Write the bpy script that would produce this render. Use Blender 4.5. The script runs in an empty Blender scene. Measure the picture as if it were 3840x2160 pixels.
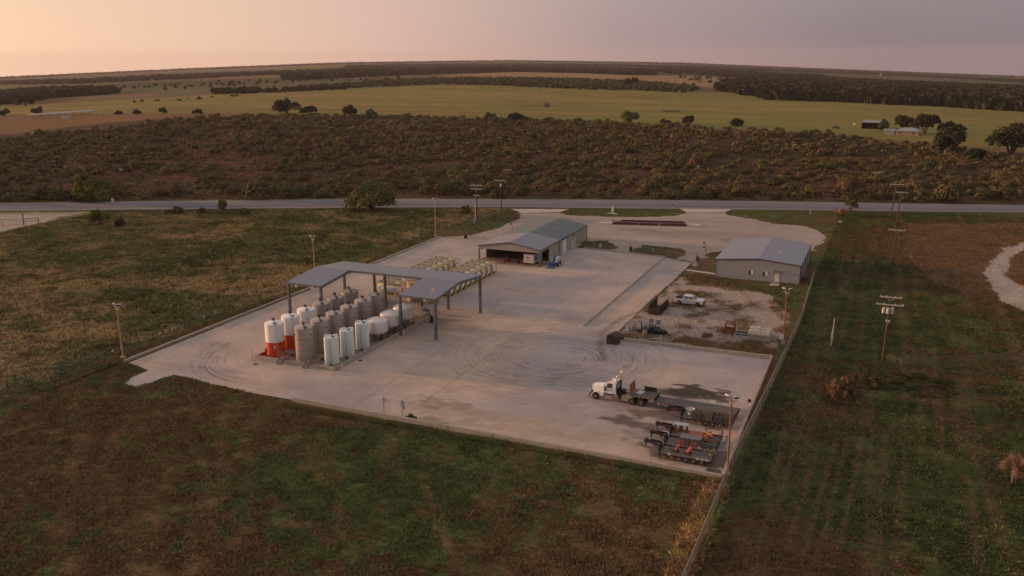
import bpy, math, random
import numpy as np
from mathutils import Matrix, Vector
R_=math.radians
sc=bpy.context.scene; C=sc.collection
random.seed(7); rng=np.random.default_rng(11)

# ------------------------------------------------------------------ camera, sky, sun, exposure
F=3322.584; PIT=R_(14.64595); ROL=R_(-0.325679); YAW=R_(-23.19706); H=47.198
def basis():
    cp,sp,cy,sy=math.cos(PIT),math.sin(PIT),math.cos(YAW),math.sin(YAW)
    f=np.array([cp*sy,cp*cy,-sp]); rt=np.array([cy,-sy,0.]); up=np.cross(rt,f)
    return math.cos(ROL)*rt+math.sin(ROL)*up, -math.sin(ROL)*rt+math.cos(ROL)*up, f
RT,UP,FW=basis()
cam=bpy.data.cameras.new('camera'); co=bpy.data.objects.new('camera',cam); C.objects.link(co)
cam.sensor_width=36; cam.lens=F/3840*36; cam.clip_start=1; cam.clip_end=60000
co.matrix_world=Matrix(((RT[0],UP[0],-FW[0],0),(RT[1],UP[1],-FW[1],0),(RT[2],UP[2],-FW[2],H),(0,0,0,1)))
sc.camera=co
SUN_EL=R_(6.5); SUN=Vector((-0.99,-0.10,0)).normalized()   # direction towards the sun, low in the west
SUNV=Vector((SUN.x*math.cos(SUN_EL),SUN.y*math.cos(SUN_EL),math.sin(SUN_EL)))
w=bpy.data.worlds.new('World'); sc.world=w; w.use_nodes=True
nt=w.node_tree; nt.nodes.clear(); N=nt.nodes.new; L=nt.links.new
out=N('ShaderNodeOutputWorld'); bg=N('ShaderNodeBackground'); bg.inputs[1].default_value=0.15
sky=N('ShaderNodeTexSky'); sky.sky_type='NISHITA'; sky.sun_disc=False; sky.sun_elevation=SUN_EL
sky.sun_rotation=math.atan2(SUN.x,SUN.y); sky.dust_density=4.0; sky.ozone_density=2.0; sky.air_density=1.4
# evening haze layer of the sky: peach towards the sun, mauve away from it, lavender overhead
tc=N('ShaderNodeTexCoord'); sep=N('ShaderNodeSeparateXYZ'); L(tc.outputs['Generated'],sep.inputs[0])
dot=N('ShaderNodeVectorMath'); dot.operation='DOT_PRODUCT'; L(tc.outputs['Generated'],dot.inputs[0]); dot.inputs[1].default_value=(SUN.x,SUN.y,0.0)
mr=N('ShaderNodeMapRange'); mr.inputs[1].default_value=-0.62; mr.inputs[2].default_value=1.0; L(dot.outputs['Value'],mr.inputs[0])
cr=N('ShaderNodeValToRGB'); L(mr.outputs[0],cr.inputs[0])
e=cr.color_ramp.elements; e[0].position=0.0; e[0].color=(.225,.185,.215,1); e[1].position=1.0; e[1].color=(1.35,.86,.60,1)
for p,c in ((.34,(.262,.205,.225,1)),(.50,(.42,.31,.30,1)),(.66,(.79,.525,.42,1)),(.80,(1.02,.675,.46,1)),(.90,(1.28,.86,.55,1))):
    k=e.new(p); k.color=c
cu=N('ShaderNodeValToRGB'); L(sep.outputs['Z'],cu.inputs[0]); e=cu.color_ramp.elements
e[0].position=0.0; e[0].color=(0,0,0,1); e[1].position=0.9; e[1].color=(1,1,1,1); k=e.new(.12); k.color=(.35,.35,.35,1); k=e.new(.35); k.color=(.8,.8,.8,1)
mx=N('ShaderNodeMixRGB'); L(cu.outputs[0],mx.inputs[0]); L(cr.outputs[0],mx.inputs[1]); mx.inputs[2].default_value=(.52,.465,.455,1)
sc_=N('ShaderNodeVectorMath'); sc_.operation='SCALE'; sc_.inputs['Scale'].default_value=7.0; L(mx.outputs[0],sc_.inputs[0])
m2=N('ShaderNodeMixRGB'); m2.inputs[0].default_value=0.9; L(sky.outputs[0],m2.inputs[1]); L(sc_.outputs[0],m2.inputs[2])
L(m2.outputs[0],bg.inputs[0]); L(bg.outputs[0],out.inputs[0])
sl=bpy.data.lights.new('sun','SUN'); so=bpy.data.objects.new('sun',sl); C.objects.link(so)
sl.energy=5.0; sl.angle=R_(3.0); sl.color=(1.0,.52,.26)
so.rotation_euler=SUNV.to_track_quat('Z','Y').to_euler(); so.location=(-200,100,120)
sc.view_settings.view_transform='Standard'; sc.view_settings.look='None'; sc.view_settings.gamma=1
sc.view_settings.exposure=0.0
try:
    sc.cycles.max_bounces=5; sc.cycles.diffuse_bounces=2; sc.cycles.glossy_bounces=2; sc.cycles.volume_bounces=1; sc.cycles.transparent_max_bounces=12
    sc.cycles.volume_step_rate=4
except Exception: pass

# ------------------------------------------------------------------ noise and terrain
def _h(ix,iy,s):
    n=(ix.astype(np.int64)*374761393+iy.astype(np.int64)*668265263+s*982451653)&0xffffffff
    n=((n^(n>>13))*1274126177)&0xffffffff
    return ((n^(n>>16))&0xffff)/65535.0
def vn(x,y,s=0):
    x=np.asarray(x,float); y=np.asarray(y,float)
    ix=np.floor(x); iy=np.floor(y); fx=x-ix; fy=y-iy; fx=fx*fx*(3-2*fx); fy=fy*fy*(3-2*fy)
    a=_h(ix,iy,s); b=_h(ix+1,iy,s); c=_h(ix,iy+1,s); d=_h(ix+1,iy+1,s)
    return (a*(1-fx)+b*fx)*(1-fy)+(c*(1-fx)+d*fx)*fy
def fbm(x,y,sc_,o=4,s=0):
    t=0;a=.5;n=0
    for k in range(o):
        t=t+a*vn(np.asarray(x)/sc_*2**k+17*k,np.asarray(y)/sc_*2**k+31*k,s+k); n+=a; a*=.55
    return t/n
def sst(a,b,x): t=np.clip((x-a)/(b-a),0,1); return t*t*(3-2*t)
def pix(px,py): return FW+RT*(px-1920)/F-UP*(py-1080)/F
HZ=[(-700,330),(0,290),(640,259),(1280,234),(1920,226),(2560,236),(3200,262),(3840,287),(4500,325)]   # the skyline: land falls away left and right
_az=[];_g=[];RF=9500.
for x,y in HZ:
    d=pix(x,y); _az.append(math.atan2(d[0],d[1])); _g.append((d[2]/math.hypot(d[0],d[1])+H/RF)/(1-450/RF))
def terrain(X,Y):
    X=np.asarray(X,float);Y=np.asarray(Y,float); r=np.hypot(X,Y); a=np.arctan2(X,Y)
    g=np.interp(a,_az,_g)
    t=np.clip(r-450,0,None); t=np.where(t<300,t*t/600,t-150)
    return g*t + sst(900,2500,r)*(fbm(X,Y,900,3,5)-.5)*8
def tz(x,y): return float(terrain(x,y))
def gp(px,py,Z=0.):
    d=pix(px,py); s=(Z-H)/d[2]; return d[0]*s,d[1]*s
def gpt(px,py):
    d=pix(px,py); h=math.hypot(d[0],d[1]); lo,hi=40.,RF
    for _ in range(40):
        m=(lo+hi)/2; s=m/h
        if H+d[2]*s>tz(d[0]*s,d[1]*s): lo=m
        else: hi=m
    s=lo/h; return d[0]*s,d[1]*s
def inpoly(X,Y,P):
    X=np.asarray(X);Y=np.asarray(Y); r=np.zeros(X.shape,bool); n=len(P)
    for i in range(n):
        x0,y0=P[i];x1,y1=P[i-1]
        c=((y0>Y)!=(y1>Y)); t=(x1-x0)*(Y-y0)/((y1-y0) if y1!=y0 else 1e-9)+x0
        r^=c&(X<t)
    return r
def W(pts): return [gpt(*p) for p in pts]
def sub(P,n=6,closed=True):
    o=[]
    for i in range(len(P)-(0 if closed else 1)):
        a=P[i];b=P[(i+1)%len(P)]
        for k in range(n): t=k/n; o.append((a[0]*(1-t)+b[0]*t,a[1]*(1-t)+b[1]*t))
    return o

# ------------------------------------------------------------------ helpers: meshes, things, parts, materials
class MB:
    def __init__(s): s.v=[];s.f=[];s.M=None
    def add(s,v,f):
        o=len(s.v)
        if s.M is not None: v=[tuple(s.M@Vector(p)) for p in v]
        s.v+= [tuple(p) for p in v]; s.f+=[tuple(i+o for i in q) for q in f]; return s
    def box(s,x0,x1,y0,y1,z0,z1):
        v=[(x,y,z) for z in (z0,z1) for y in (y0,y1) for x in (x0,x1)]
        return s.add(v,[(0,2,3,1),(4,5,7,6),(0,1,5,4),(2,6,7,3),(0,4,6,2),(1,3,7,5)])
    def cb(s,c,d): return s.box(c[0]-d[0]/2,c[0]+d[0]/2,c[1]-d[1]/2,c[1]+d[1]/2,c[2]-d[2]/2,c[2]+d[2]/2)
    def rev(s,p,ax,prof,n=20):
        ax=Vector(ax).normalized(); u=ax.orthogonal().normalized(); w_=ax.cross(u); p=Vector(p); v=[];f=[]
        for t,r in prof:
            for k in range(n):
                a=2*math.pi*k/n; v.append(p+ax*t+(u*math.cos(a)+w_*math.sin(a))*r)
        for i in range(len(prof)-1):
            for k in range(n): f.append((i*n+k,i*n+(k+1)%n,(i+1)*n+(k+1)%n,(i+1)*n+k))
        f.append(tuple(range(n-1,-1,-1))); f.append(tuple((len(prof)-1)*n+k for k in range(n)))
        return s.add(v,f)
    def cyl(s,a,b,r,r2=None,n=12):
        a=Vector(a);b=Vector(b); return s.rev(a,b-a,[(0,r),((b-a).length,r if r2 is None else r2)],n)
    def bar(s,a,b,wd=.05,ht=None):
        a=Vector(a);b=Vector(b);d=(b-a).normalized(); up=Vector((0,0,1)) if abs(d.z)<.95 else Vector((1,0,0))
        u=d.cross(up).normalized()*wd/2; q=u.cross(d).normalized()*(ht or wd)/2
        v=[p+i*u+j*q for p in (a,b) for i,j in ((-1,-1),(1,-1),(1,1),(-1,1))]
        return s.add(v,[(3,2,1,0),(4,5,6,7),(0,1,5,4),(1,2,6,5),(2,3,7,6),(3,0,4,7)])
    def pipe(s,pts,r,n=8):
        for a,b in zip(pts[:-1],pts[1:]): s.cyl(a,b,r,n=n)
        return s
    def prism(s,poly,a,b,ax='y'):
        n=len(poly); m={'y':lambda p,t:(p[0],t,p[1]),'x':lambda p,t:(t,p[0],p[1]),'z':lambda p,t:(p[0],p[1],t)}[ax]
        v=[m(p,a) for p in poly]+[m(p,b) for p in poly]
        return s.add(v,[tuple(range(n)),tuple(range(2*n-1,n-1,-1))]+[(i,n+i,n+(i+1)%n,(i+1)%n) for i in range(n)])
    def quad(s,*p): return s.add(p,[tuple(range(len(p)))])
def link(name,me,mat,parent=None,loc=None):
    o=bpy.data.objects.new(name,me); C.objects.link(o)
    if mat: me.materials.append(mat)
    if parent: o.parent=parent
    if loc: o.location=loc
    return o
def build(name,mb,mat,parent=None,label=None,bevel=0,smooth=False,loc=None):
    me=bpy.data.meshes.new(name); me.from_pydata(mb.v,[],mb.f); me.validate()
    import bmesh
    b=bmesh.new(); b.from_mesh(me); bmesh.ops.recalc_face_normals(b,faces=b.faces)
    if bevel: bmesh.ops.bevel(b,geom=[e for e in b.edges if e.is_manifold and e.calc_face_angle(0)>.5],offset=bevel,segments=2,affect='EDGES',clamp_overlap=True)
    b.to_mesh(me); b.free()
    if smooth:
        for p in me.polygons: p.use_smooth=len(p.vertices)<=4
        try: me.set_sharp_from_angle(angle=R_(35))
        except Exception: pass
    o=link(name,me,mat,parent,loc)
    if label: o['label']=label
    return o
def tag(o,label=None,cat=None,group=None,kind=None):
    if label:o['label']=label
    if cat:o['category']=cat
    if group:o['group']=group
    if kind:o['kind']=kind
    return o
def thing(name,label,cat,loc=(0,0,0),rz=0,group=None):
    o=bpy.data.objects.new(name,None); C.objects.link(o); o.empty_display_size=.3
    o.location=loc; o.rotation_euler=(0,0,rz); return tag(o,label,cat,group)
def copy_tree(o,parent=None):
    c=o.copy(); C.objects.link(c)
    if parent: c.parent=parent
    for ch in list(o.children): copy_tree(ch,c)
    return c
def dup(o,loc,rz=0,label=None,scale=1):
    c=copy_tree(o); c.location=loc; c.rotation_euler=(0,0,rz); c.scale=(scale,)*3
    if label:c['label']=label
    return c
def npmesh(name,V,Fc,col=None,k=4):
    me=bpy.data.meshes.new(name); V=np.asarray(V,np.float32); Fc=np.asarray(Fc,np.int32)
    me.vertices.add(len(V)); me.vertices.foreach_set('co',V.ravel())
    me.loops.add(Fc.size); me.loops.foreach_set('vertex_index',Fc.ravel())
    me.polygons.add(len(Fc)); me.polygons.foreach_set('loop_start',np.arange(0,Fc.size,k,dtype=np.int32))
    me.polygons.foreach_set('loop_total',np.full(len(Fc),k,np.int32))
    me.update(calc_edges=True)
    if col is not None:
        a=me.attributes.new('Col','FLOAT_COLOR','POINT'); cc=np.ones((len(V),4),np.float32); cc[:,:3]=col; a.data.foreach_set('color',cc.ravel())
    return me
def mat(name,col,rough=.7,metal=0,var=.15,scale=2.,bump=0,vcol=False,ribs=None,detail=6,rust=None,spec=.3,ribshade=.5,tint=None):
    m=bpy.data.materials.new(name); m.use_nodes=True; t=m.node_tree; n=t.nodes; l=t.links.new
    b=n['Principled BSDF']; b.inputs['Roughness'].default_value=rough; b.inputs['Metallic'].default_value=metal; b.inputs['Specular IOR Level'].default_value=spec
    g=n.new('ShaderNodeNewGeometry') if vcol else n.new('ShaderNodeTexCoord'); src=g.outputs['Position'] if vcol else g.outputs['Object']
    ns=n.new('ShaderNodeTexNoise'); ns.inputs['Scale'].default_value=scale; ns.inputs['Detail'].default_value=detail; ns.inputs['Roughness'].default_value=.65; l(src,ns.inputs['Vector'])
    mr=n.new('ShaderNodeMapRange'); mr.inputs[1].default_value=.3; mr.inputs[2].default_value=.7; mr.inputs[3].default_value=1-var; mr.inputs[4].default_value=1+var; l(ns.outputs['Fac'],mr.inputs[0])
    mu=n.new('ShaderNodeVectorMath'); mu.operation='MULTIPLY'
    if vcol: a=n.new('ShaderNodeAttribute'); a.attribute_name='Col'; l(a.outputs['Color'],mu.inputs[0])
    else: mu.inputs[0].default_value=col
    l(mr.outputs[0],mu.inputs[1]); o=mu.outputs[0]
    if tint:   # second colour mixed in by large patches
        n2=n.new('ShaderNodeTexNoise'); n2.inputs['Scale'].default_value=scale*.21; n2.inputs['Detail'].default_value=5; l(src,n2.inputs['Vector'])
        r2=n.new('ShaderNodeMapRange'); r2.inputs[1].default_value=.45; r2.inputs[2].default_value=.68; l(n2.outputs['Fac'],r2.inputs[0])
        mi=n.new('ShaderNodeMixRGB'); l(r2.outputs[0],mi.inputs[0]); l(o,mi.inputs[1]); mi.inputs[2].default_value=(*tint,1); o=mi.outputs[0]
    if rust:
        n2=n.new('ShaderNodeTexNoise'); n2.inputs['Scale'].default_value=rust[1]; n2.inputs['Detail'].default_value=8; l(src,n2.inputs['Vector'])
        mp=n.new('ShaderNodeMapping'); mp.inputs['Scale'].default_value=(1,1,.15); l(src,mp.inputs[0]); l(mp.outputs[0],n2.inputs['Vector'])
        r2=n.new('ShaderNodeMapRange'); r2.inputs[1].default_value=rust[2]; r2.inputs[2].default_value=rust[2]+.15; l(n2.outputs['Fac'],r2.inputs[0])
        mi=n.new('ShaderNodeMixRGB'); l(r2.outputs[0],mi.inputs[0]); l(o,mi.inputs[1]); mi.inputs[2].default_value=(*rust[0],1); o=mi.outputs[0]
    hs=[]
    if ribs:   # ribbed sheet metal, (axis, pitch in metres); groove shade multiplied into the colour
        wv=n.new('ShaderNodeTexWave'); wv.bands_direction=ribs[0]; wv.inputs['Scale'].default_value=2*math.pi/(20*ribs[1]); wv.inputs['Distortion'].default_value=0; l(src,wv.inputs['Vector'])
        r3=n.new('ShaderNodeMapRange'); r3.inputs[1].default_value=.0; r3.inputs[2].default_value=.45; r3.inputs[3].default_value=1-.35*ribshade; r3.inputs[4].default_value=1; l(wv.outputs['Fac'],r3.inputs[0])
        m3=n.new('ShaderNodeVectorMath'); m3.operation='MULTIPLY'; l(o,m3.inputs[0]); l(r3.outputs[0],m3.inputs[1]); o=m3.outputs[0]
        bp=n.new('ShaderNodeBump'); bp.inputs['Strength'].default_value=.4; bp.inputs['Distance'].default_value=.03; l(wv.outputs['Fac'],bp.inputs['Height']); hs.append(bp)
    l(o,b.inputs['Base Color'])
    if bump:
        bp=n.new('ShaderNodeBump'); bp.inputs['Strength'].default_value=1; bp.inputs['Distance'].default_value=bump; l(ns.outputs['Fac'],bp.inputs['Height'])
        if hs: l(hs[0].outputs[0],bp.inputs['Normal'])
        hs.append(bp)
    if hs: l(hs[-1].outputs[0],b.inputs['Normal'])
    return m
def mesh_mat(name,col,cover):   # woven wire: light passes between the wires
    m=bpy.data.materials.new(name); m.use_nodes=True; t=m.node_tree; n=t.nodes; l=t.links.new
    b=n['Principled BSDF']; b.inputs['Base Color'].default_value=(*col,1); b.inputs['Roughness'].default_value=.6
    tr=n.new('ShaderNodeBsdfTransparent'); mi=n.new('ShaderNodeMixShader'); tc=n.new('ShaderNodeTexCoord')
    ns=n.new('ShaderNodeTexNoise'); ns.inputs['Scale'].default_value=.6; ns.inputs['Detail'].default_value=8; l(tc.outputs['Object'],ns.inputs[0])
    mr=n.new('ShaderNodeMapRange'); mr.inputs[3].default_value=cover*.6; mr.inputs[4].default_value=cover*1.4; mr.inputs[1].default_value=.3; mr.inputs[2].default_value=.7; l(ns.outputs['Fac'],mr.inputs[0])
    l(mr.outputs[0],mi.inputs[0]); l(tr.outputs[0],mi.inputs[1]); l(b.outputs[0],mi.inputs[2]); l(mi.outputs[0],n['Material Output'].inputs[0]); return m
M={}
M['ground']=mat('ground_soil_and_grass',None,1,var=.38,scale=1.3,bump=.35,vcol=True,detail=9,spec=.05)
M['yardm']=mat('worn_concrete',None,.9,var=.10,scale=1.1,bump=.01,vcol=True,detail=8,spec=.15)
M['gravel']=mat('caliche_gravel',None,1,var=.15,scale=.8,bump=.03,vcol=True,detail=9,spec=.1)
M['road']=mat('road_asphalt',None,.85,var=.08,scale=1.5,bump=.005,vcol=True,spec=.25)
M['foliage']=mat('foliage',None,.85,var=.3,scale=.9,vcol=True,detail=3,spec=.1)
M['grass']=mat('grass_blades',None,.9,var=.15,scale=.7,vcol=True,detail=2,spec=.1)
M['conc']=mat('concrete',(.34,.30,.26),.9,var=.18,scale=1.6,bump=.01,rust=((.16,.13,.11),1.2,.6))
M['conc2']=mat('clean_concrete',(.46,.41,.36),.9,var=.12,scale=1.5,bump=.01)
M['galv']=mat('galvanised_roof_sheet',(.19,.205,.265),.42,metal=.35,var=.06,scale=.6,ribs=('X',.40),ribshade=1.0)
M['galvx']=mat('roof_sheet_workshop',(.24,.235,.27),.5,metal=.25,var=.06,scale=.5,ribs=('Y',.5),ribshade=.35)
M['roofdark']=mat('weathered_roof_sheet',(.135,.155,.16),.6,metal=.2,var=.06,scale=.5,ribs=('Y',.5),ribshade=.3)
M['roofb2']=mat('pale_roof_sheet',(.245,.245,.29),.5,metal=.2,var=.05,scale=.5,ribs=('Y',.5),ribshade=.3)
M['siding']=mat('ribbed_wall_panel',(.34,.31,.27),.6,metal=.05,var=.05,scale=.7,ribs=('X',.45),ribshade=.45)
M['sidingy']=mat('ribbed_wall_panel_side',(.34,.31,.27),.6,metal=.05,var=.05,scale=.7,ribs=('Y',.45),ribshade=.45)
M['siding2']=mat('grey_wall_panel',(.30,.305,.32),.6,metal=.05,var=.05,scale=.7,ribs=('X',.45),ribshade=.45)
M['siding2y']=mat('grey_wall_panel_side',(.36,.36,.36),.6,metal=.05,var=.05,scale=.7,ribs=('Y',.45),ribshade=.45)
M['trim']=mat('dark_trim',(.075,.065,.07),.6,var=.1)
M['trimw']=mat('white_paint',(.62,.60,.56),.5,var=.06)
M['glass']=mat('window_glass',(.04,.045,.05),.12,var=.1,spec=.8)
M['inner']=mat('interior_panel',(.10,.085,.07),.9,var=.2,scale=1,ribs=('X',.6))
M['steel']=mat('painted_steel_column',(.15,.16,.18),.5,metal=.3,var=.12,scale=2)
M['stainless']=mat('brushed_steel_tank',(.40,.37,.35),.42,metal=.55,var=.12,scale=1.3,rust=((.22,.15,.10),1.4,.62))
M['tankwhite']=mat('white_tank_paint',(.76,.75,.74),.5,var=.05,scale=1.2)
M['tankred']=mat('red_tank_paint',(.52,.07,.02),.5,var=.12,scale=1.3)
M['redfloor']=mat('red_coated_floor',(.30,.07,.05),.8,var=.15,scale=1.3)
M['poly']=mat('white_plastic',(.66,.70,.66),.45,var=.06,scale=1.1)
M['polypink']=mat('milky_plastic',(.66,.60,.60),.45,var=.06,scale=1.1)
M['tan']=mat('tan_fibreglass',(.42,.29,.15),.6,var=.14,scale=1.1)
M['black']=mat('black_rubber',(.018,.018,.018),.8,var=.3,scale=4)
M['blacks']=mat('black_steel',(.022,.021,.021),.5,var=.3,scale=3,metal=.2)
M['yellow']=mat('yellow_frame_paint',(.50,.36,.03),.55,var=.15,scale=2)
M['bollard']=mat('faded_yellow_paint',(.52,.42,.22),.7,var=.15,scale=3)
M['deckgrey']=mat('grey_walkway',(.22,.21,.22),.7,var=.15,scale=3)
M['rust']=mat('rusty_steel',(.26,.10,.045),.8,var=.25,scale=2)
M['rustdark']=mat('dark_rusty_steel',(.05,.036,.027),.8,var=.3,scale=2)
M['darkred']=mat('oxide_red_steel',(.09,.036,.032),.75,var=.25,scale=1.4)
M['red']=mat('red_paint',(.45,.04,.03),.5,var=.1)
M['orange']=mat('orange_paint',(.18,.045,.025),.6,var=.15,scale=3)
M['blue']=mat('blue_paint',(.03,.12,.36),.45,var=.12,scale=3)
M['wood']=mat('weathered_planks',(.13,.12,.115),.9,var=.2,scale=1.6,ribs=('Y',.3),ribshade=1.2)
M['pallet']=mat('pallet_wood',(.22,.16,.10),.9,var=.25,scale=4)
M['palletg']=mat('grey_pallet_wood',(.095,.085,.082),.9,var=.25,scale=4)
M['palletb']=mat('brownish_pallet_wood',(.13,.11,.09),.9,var=.25,scale=4)
M['polewood']=mat('brown_pole_wood',(.085,.05,.035),.9,var=.25,scale=3)
M['armgrey']=mat('grey_crossarm_wood',(.46,.44,.42),.8,var=.2,scale=4)
M['canwhite']=mat('grey_enamel',(.50,.47,.45),.5,var=.1)
M['bark']=mat('bark',(.09,.065,.05),.95,var=.3,scale=3)
M['silver']=mat('silver_car_paint',(.62,.64,.70),.3,metal=.35,var=.03)
M['truckwhite']=mat('white_truck_paint',(.74,.74,.76),.3,var=.03,spec=.5)
M['chrome']=mat('chrome',(.5,.47,.45),.42,metal=.95,var=.04)
M['rim']=mat('dusty_wheel_rim',(.12,.10,.075),.55,metal=.3,var=.15,scale=5)
M['lamp']=mat('lamp_glass',(.5,.48,.42),.2,var=.05)
M['rail']=mat('dull_fence_rail',(.30,.26,.22),.7,var=.2,scale=2)
M['mast']=mat('pale_rusty_mast',(.42,.24,.13),.8,var=.2,scale=2)
M['band']=mat('band_steel',(.17,.13,.10),.6,metal=.3)
M['chain']=mesh_mat('chain_link',(.22,.20,.19),.10)
M['chainr']=mesh_mat('weathered_chain_link',(.30,.25,.20),.58)
M['pipew']=mat('pale_pipe',(.42,.42,.44),.5,var=.1)
M['orangeflag']=mat('windsock_cloth',(.62,.40,.30),.8,var=.1)
M['brownbox']=mat('brown_painted_steel',(.045,.032,.028),.7,var=.2,scale=2)

# ------------------------------------------------------------------ ground colours (linear albedo)
GREEN=np.array((.056,.072,.027)); OLIVE=np.array((.10,.10,.035)); BROWN=np.array((.102,.066,.033)); TANG=np.array((.25,.16,.07)); DIRT=np.array((.20,.155,.125))
BRUSH=np.array((.125,.064,.037)); FIELD=np.array((.225,.165,.062)); FIELDT=np.array((.26,.165,.085)); DARKG=np.array((.028,.05,.016)); CAL=np.array((.36,.31,.27)); WOOD_=np.array((.045,.05,.028))
rx=np.array([-420,-262,-162.7,-111.5,-59.6,38.6,160.]); rn=np.array([116,194.4,239.6,260.6,276.9,308.3,346.]); rfx=np.array([-434,-276.9,-173.1,-118,-63.7,40.3,160]); rfy=np.array([126,205.8,255.2,275.8,295.,324,360.])
def rnear(x): return np.interp(x,rx,rn)
def rfar(x): return np.interp(x,rfx,rfy)
def blobs(X,Y,L_):
    t=np.zeros(np.shape(X))
    for px,py,r,wt in L_:
        x,y=gp(px,py); t=t+wt*np.exp(-((X-x)**2+(Y-y)**2)/(2*r*r))
    return t
GB=[(1100,1760,9,1),(1500,1700,9,1.1),(1900,1850,8,1),(1300,1930,7,.9),(1750,1720,8,1),(2300,1790,7,1),(950,1900,5,.7),(2450,1790,5,.7),(1700,2060,5,.7),(480,1400,6,1),(420,1600,5,-.3),(80,1960,5,.8),(580,1690,5,.5),(640,1460,4,.8),
    (500,1560,9,-.9),(250,1850,9,-.9),(850,1560,8,-.9),(700,2060,8,-.8),(2500,1960,8,-1.1),(2250,2040,6,-.7),(1150,2110,5,-.4),(2000,1990,5,-.3),(2620,1830,3,-.3),(2150,1880,4,-.3),
    (3100,1120,11,1.3),(3350,1200,11,1.2),(3420,1350,9,1),(3250,1000,12,1.1),(3600,1900,11,1.2),(3300,1850,9,1),(3700,1650,9,.7),(2850,1480,5,1.1),(2800,1660,4,1.3),(2900,1900,6,.7),(3050,960,10,.7),(3300,790,12,1.1),(3600,800,14,1),(2900,810,12,1.2),(2400,788,9,1.3),(2400,800,9,.8),
    (3550,950,17,-1.3),(3700,1100,14,-1.2),(3500,860,12,-.9),(3700,1400,7,-1.2),(3150,1560,6,-.9),(2980,1420,5,-1.1),(2800,2020,6,-1.1),(3000,2130,6,-1.2),(3180,920,9,-.6),(3100,1700,5,-.5),(3350,2100,4,-.4),(2930,1560,4,-.4),
    (2430,935,5,1.2),(2240,930,5,1.3),(1870,840,9,.9),(1800,860,6,.6),(2700,985,7,-.2),(2650,1050,5,-.4)]
GFX=[gp(*b[:2]) for b in GB]
DP=W([(2300,1262),(2400,1160),(2530,1060),(2598,1000),(2600,1050),(2700,1065),(2900,1110),(2960,1190),(2900,1345),(2335,1280)])
TRACKS=[(gp(*a),gp(*b)) for a,b in (((3195,1570),(3040,2200)),((3150,1590),(2985,2180)),((3085,1620),(2930,2120)),((3245,1600),(3120,2180)),((2960,1560),(2860,1900)),((3020,1560),(2900,1950)),((2330,1900),(1500,1700)),((2350,1960),(1450,1745)),((1300,2080),(700,1640)),((200,2150),(330,1800)))]
BF=W([(3400,838),(3960,842),(3960,1120),(3700,1110),(3500,1060),(3385,960)])
FIELDP=W([(0,440),(300,425),(640,425),(1000,425),(1280,432),(1700,440),(2200,455),(2700,478),(3100,500),(3500,540),(3840,560),(3840,418),(3400,392),(3100,380),(2860,368),(2740,345),(2560,345),(2300,335),(2000,328),(1650,318),(1280,333),(960,345),(500,372),(0,400)])
TANF=W([(1590,300),(1700,280),(2000,268),(2350,282),(2560,283),(2840,295),(3100,298),(2900,305),(2730,330),(2560,320),(2300,298),(1900,292)])
BR_TOP=[(-900,560),(0,505),(300,470),(560,447),(1000,432),(1500,440),(2100,455),(2600,480),(3050,505),(3300,530),(3560,560),(3840,600),(4600,700)]
SHEDP=W([(0,515),(0,430),(420,425),(700,425),(720,445),(560,465),(330,485),(150,500)])
LD=W([(-400,800),(80,797),(320,795),(310,803),(200,820),(130,840),(60,858),(0,872),(-400,960)])
TRK=[(95,300)]+W([(3900,905),(3840,912),(3790,925),(3740,950),(3708,990),(3703,1040),(3730,1090),(3780,1130),(3850,1165),(3900,1180)])+[(70,150),(72,156)]+W([(3900,1110),(3850,1090),(3810,1070),(3782,1035),(3775,1000),(3790,970),(3820,945),(3900,930)])+[(97,295)]
_bt=[gpt(*p) for p in BR_TOP]; bta=[math.atan2(x,y) for x,y in _bt]; btr=[math.hypot(x,y) for x,y in _bt]
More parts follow.
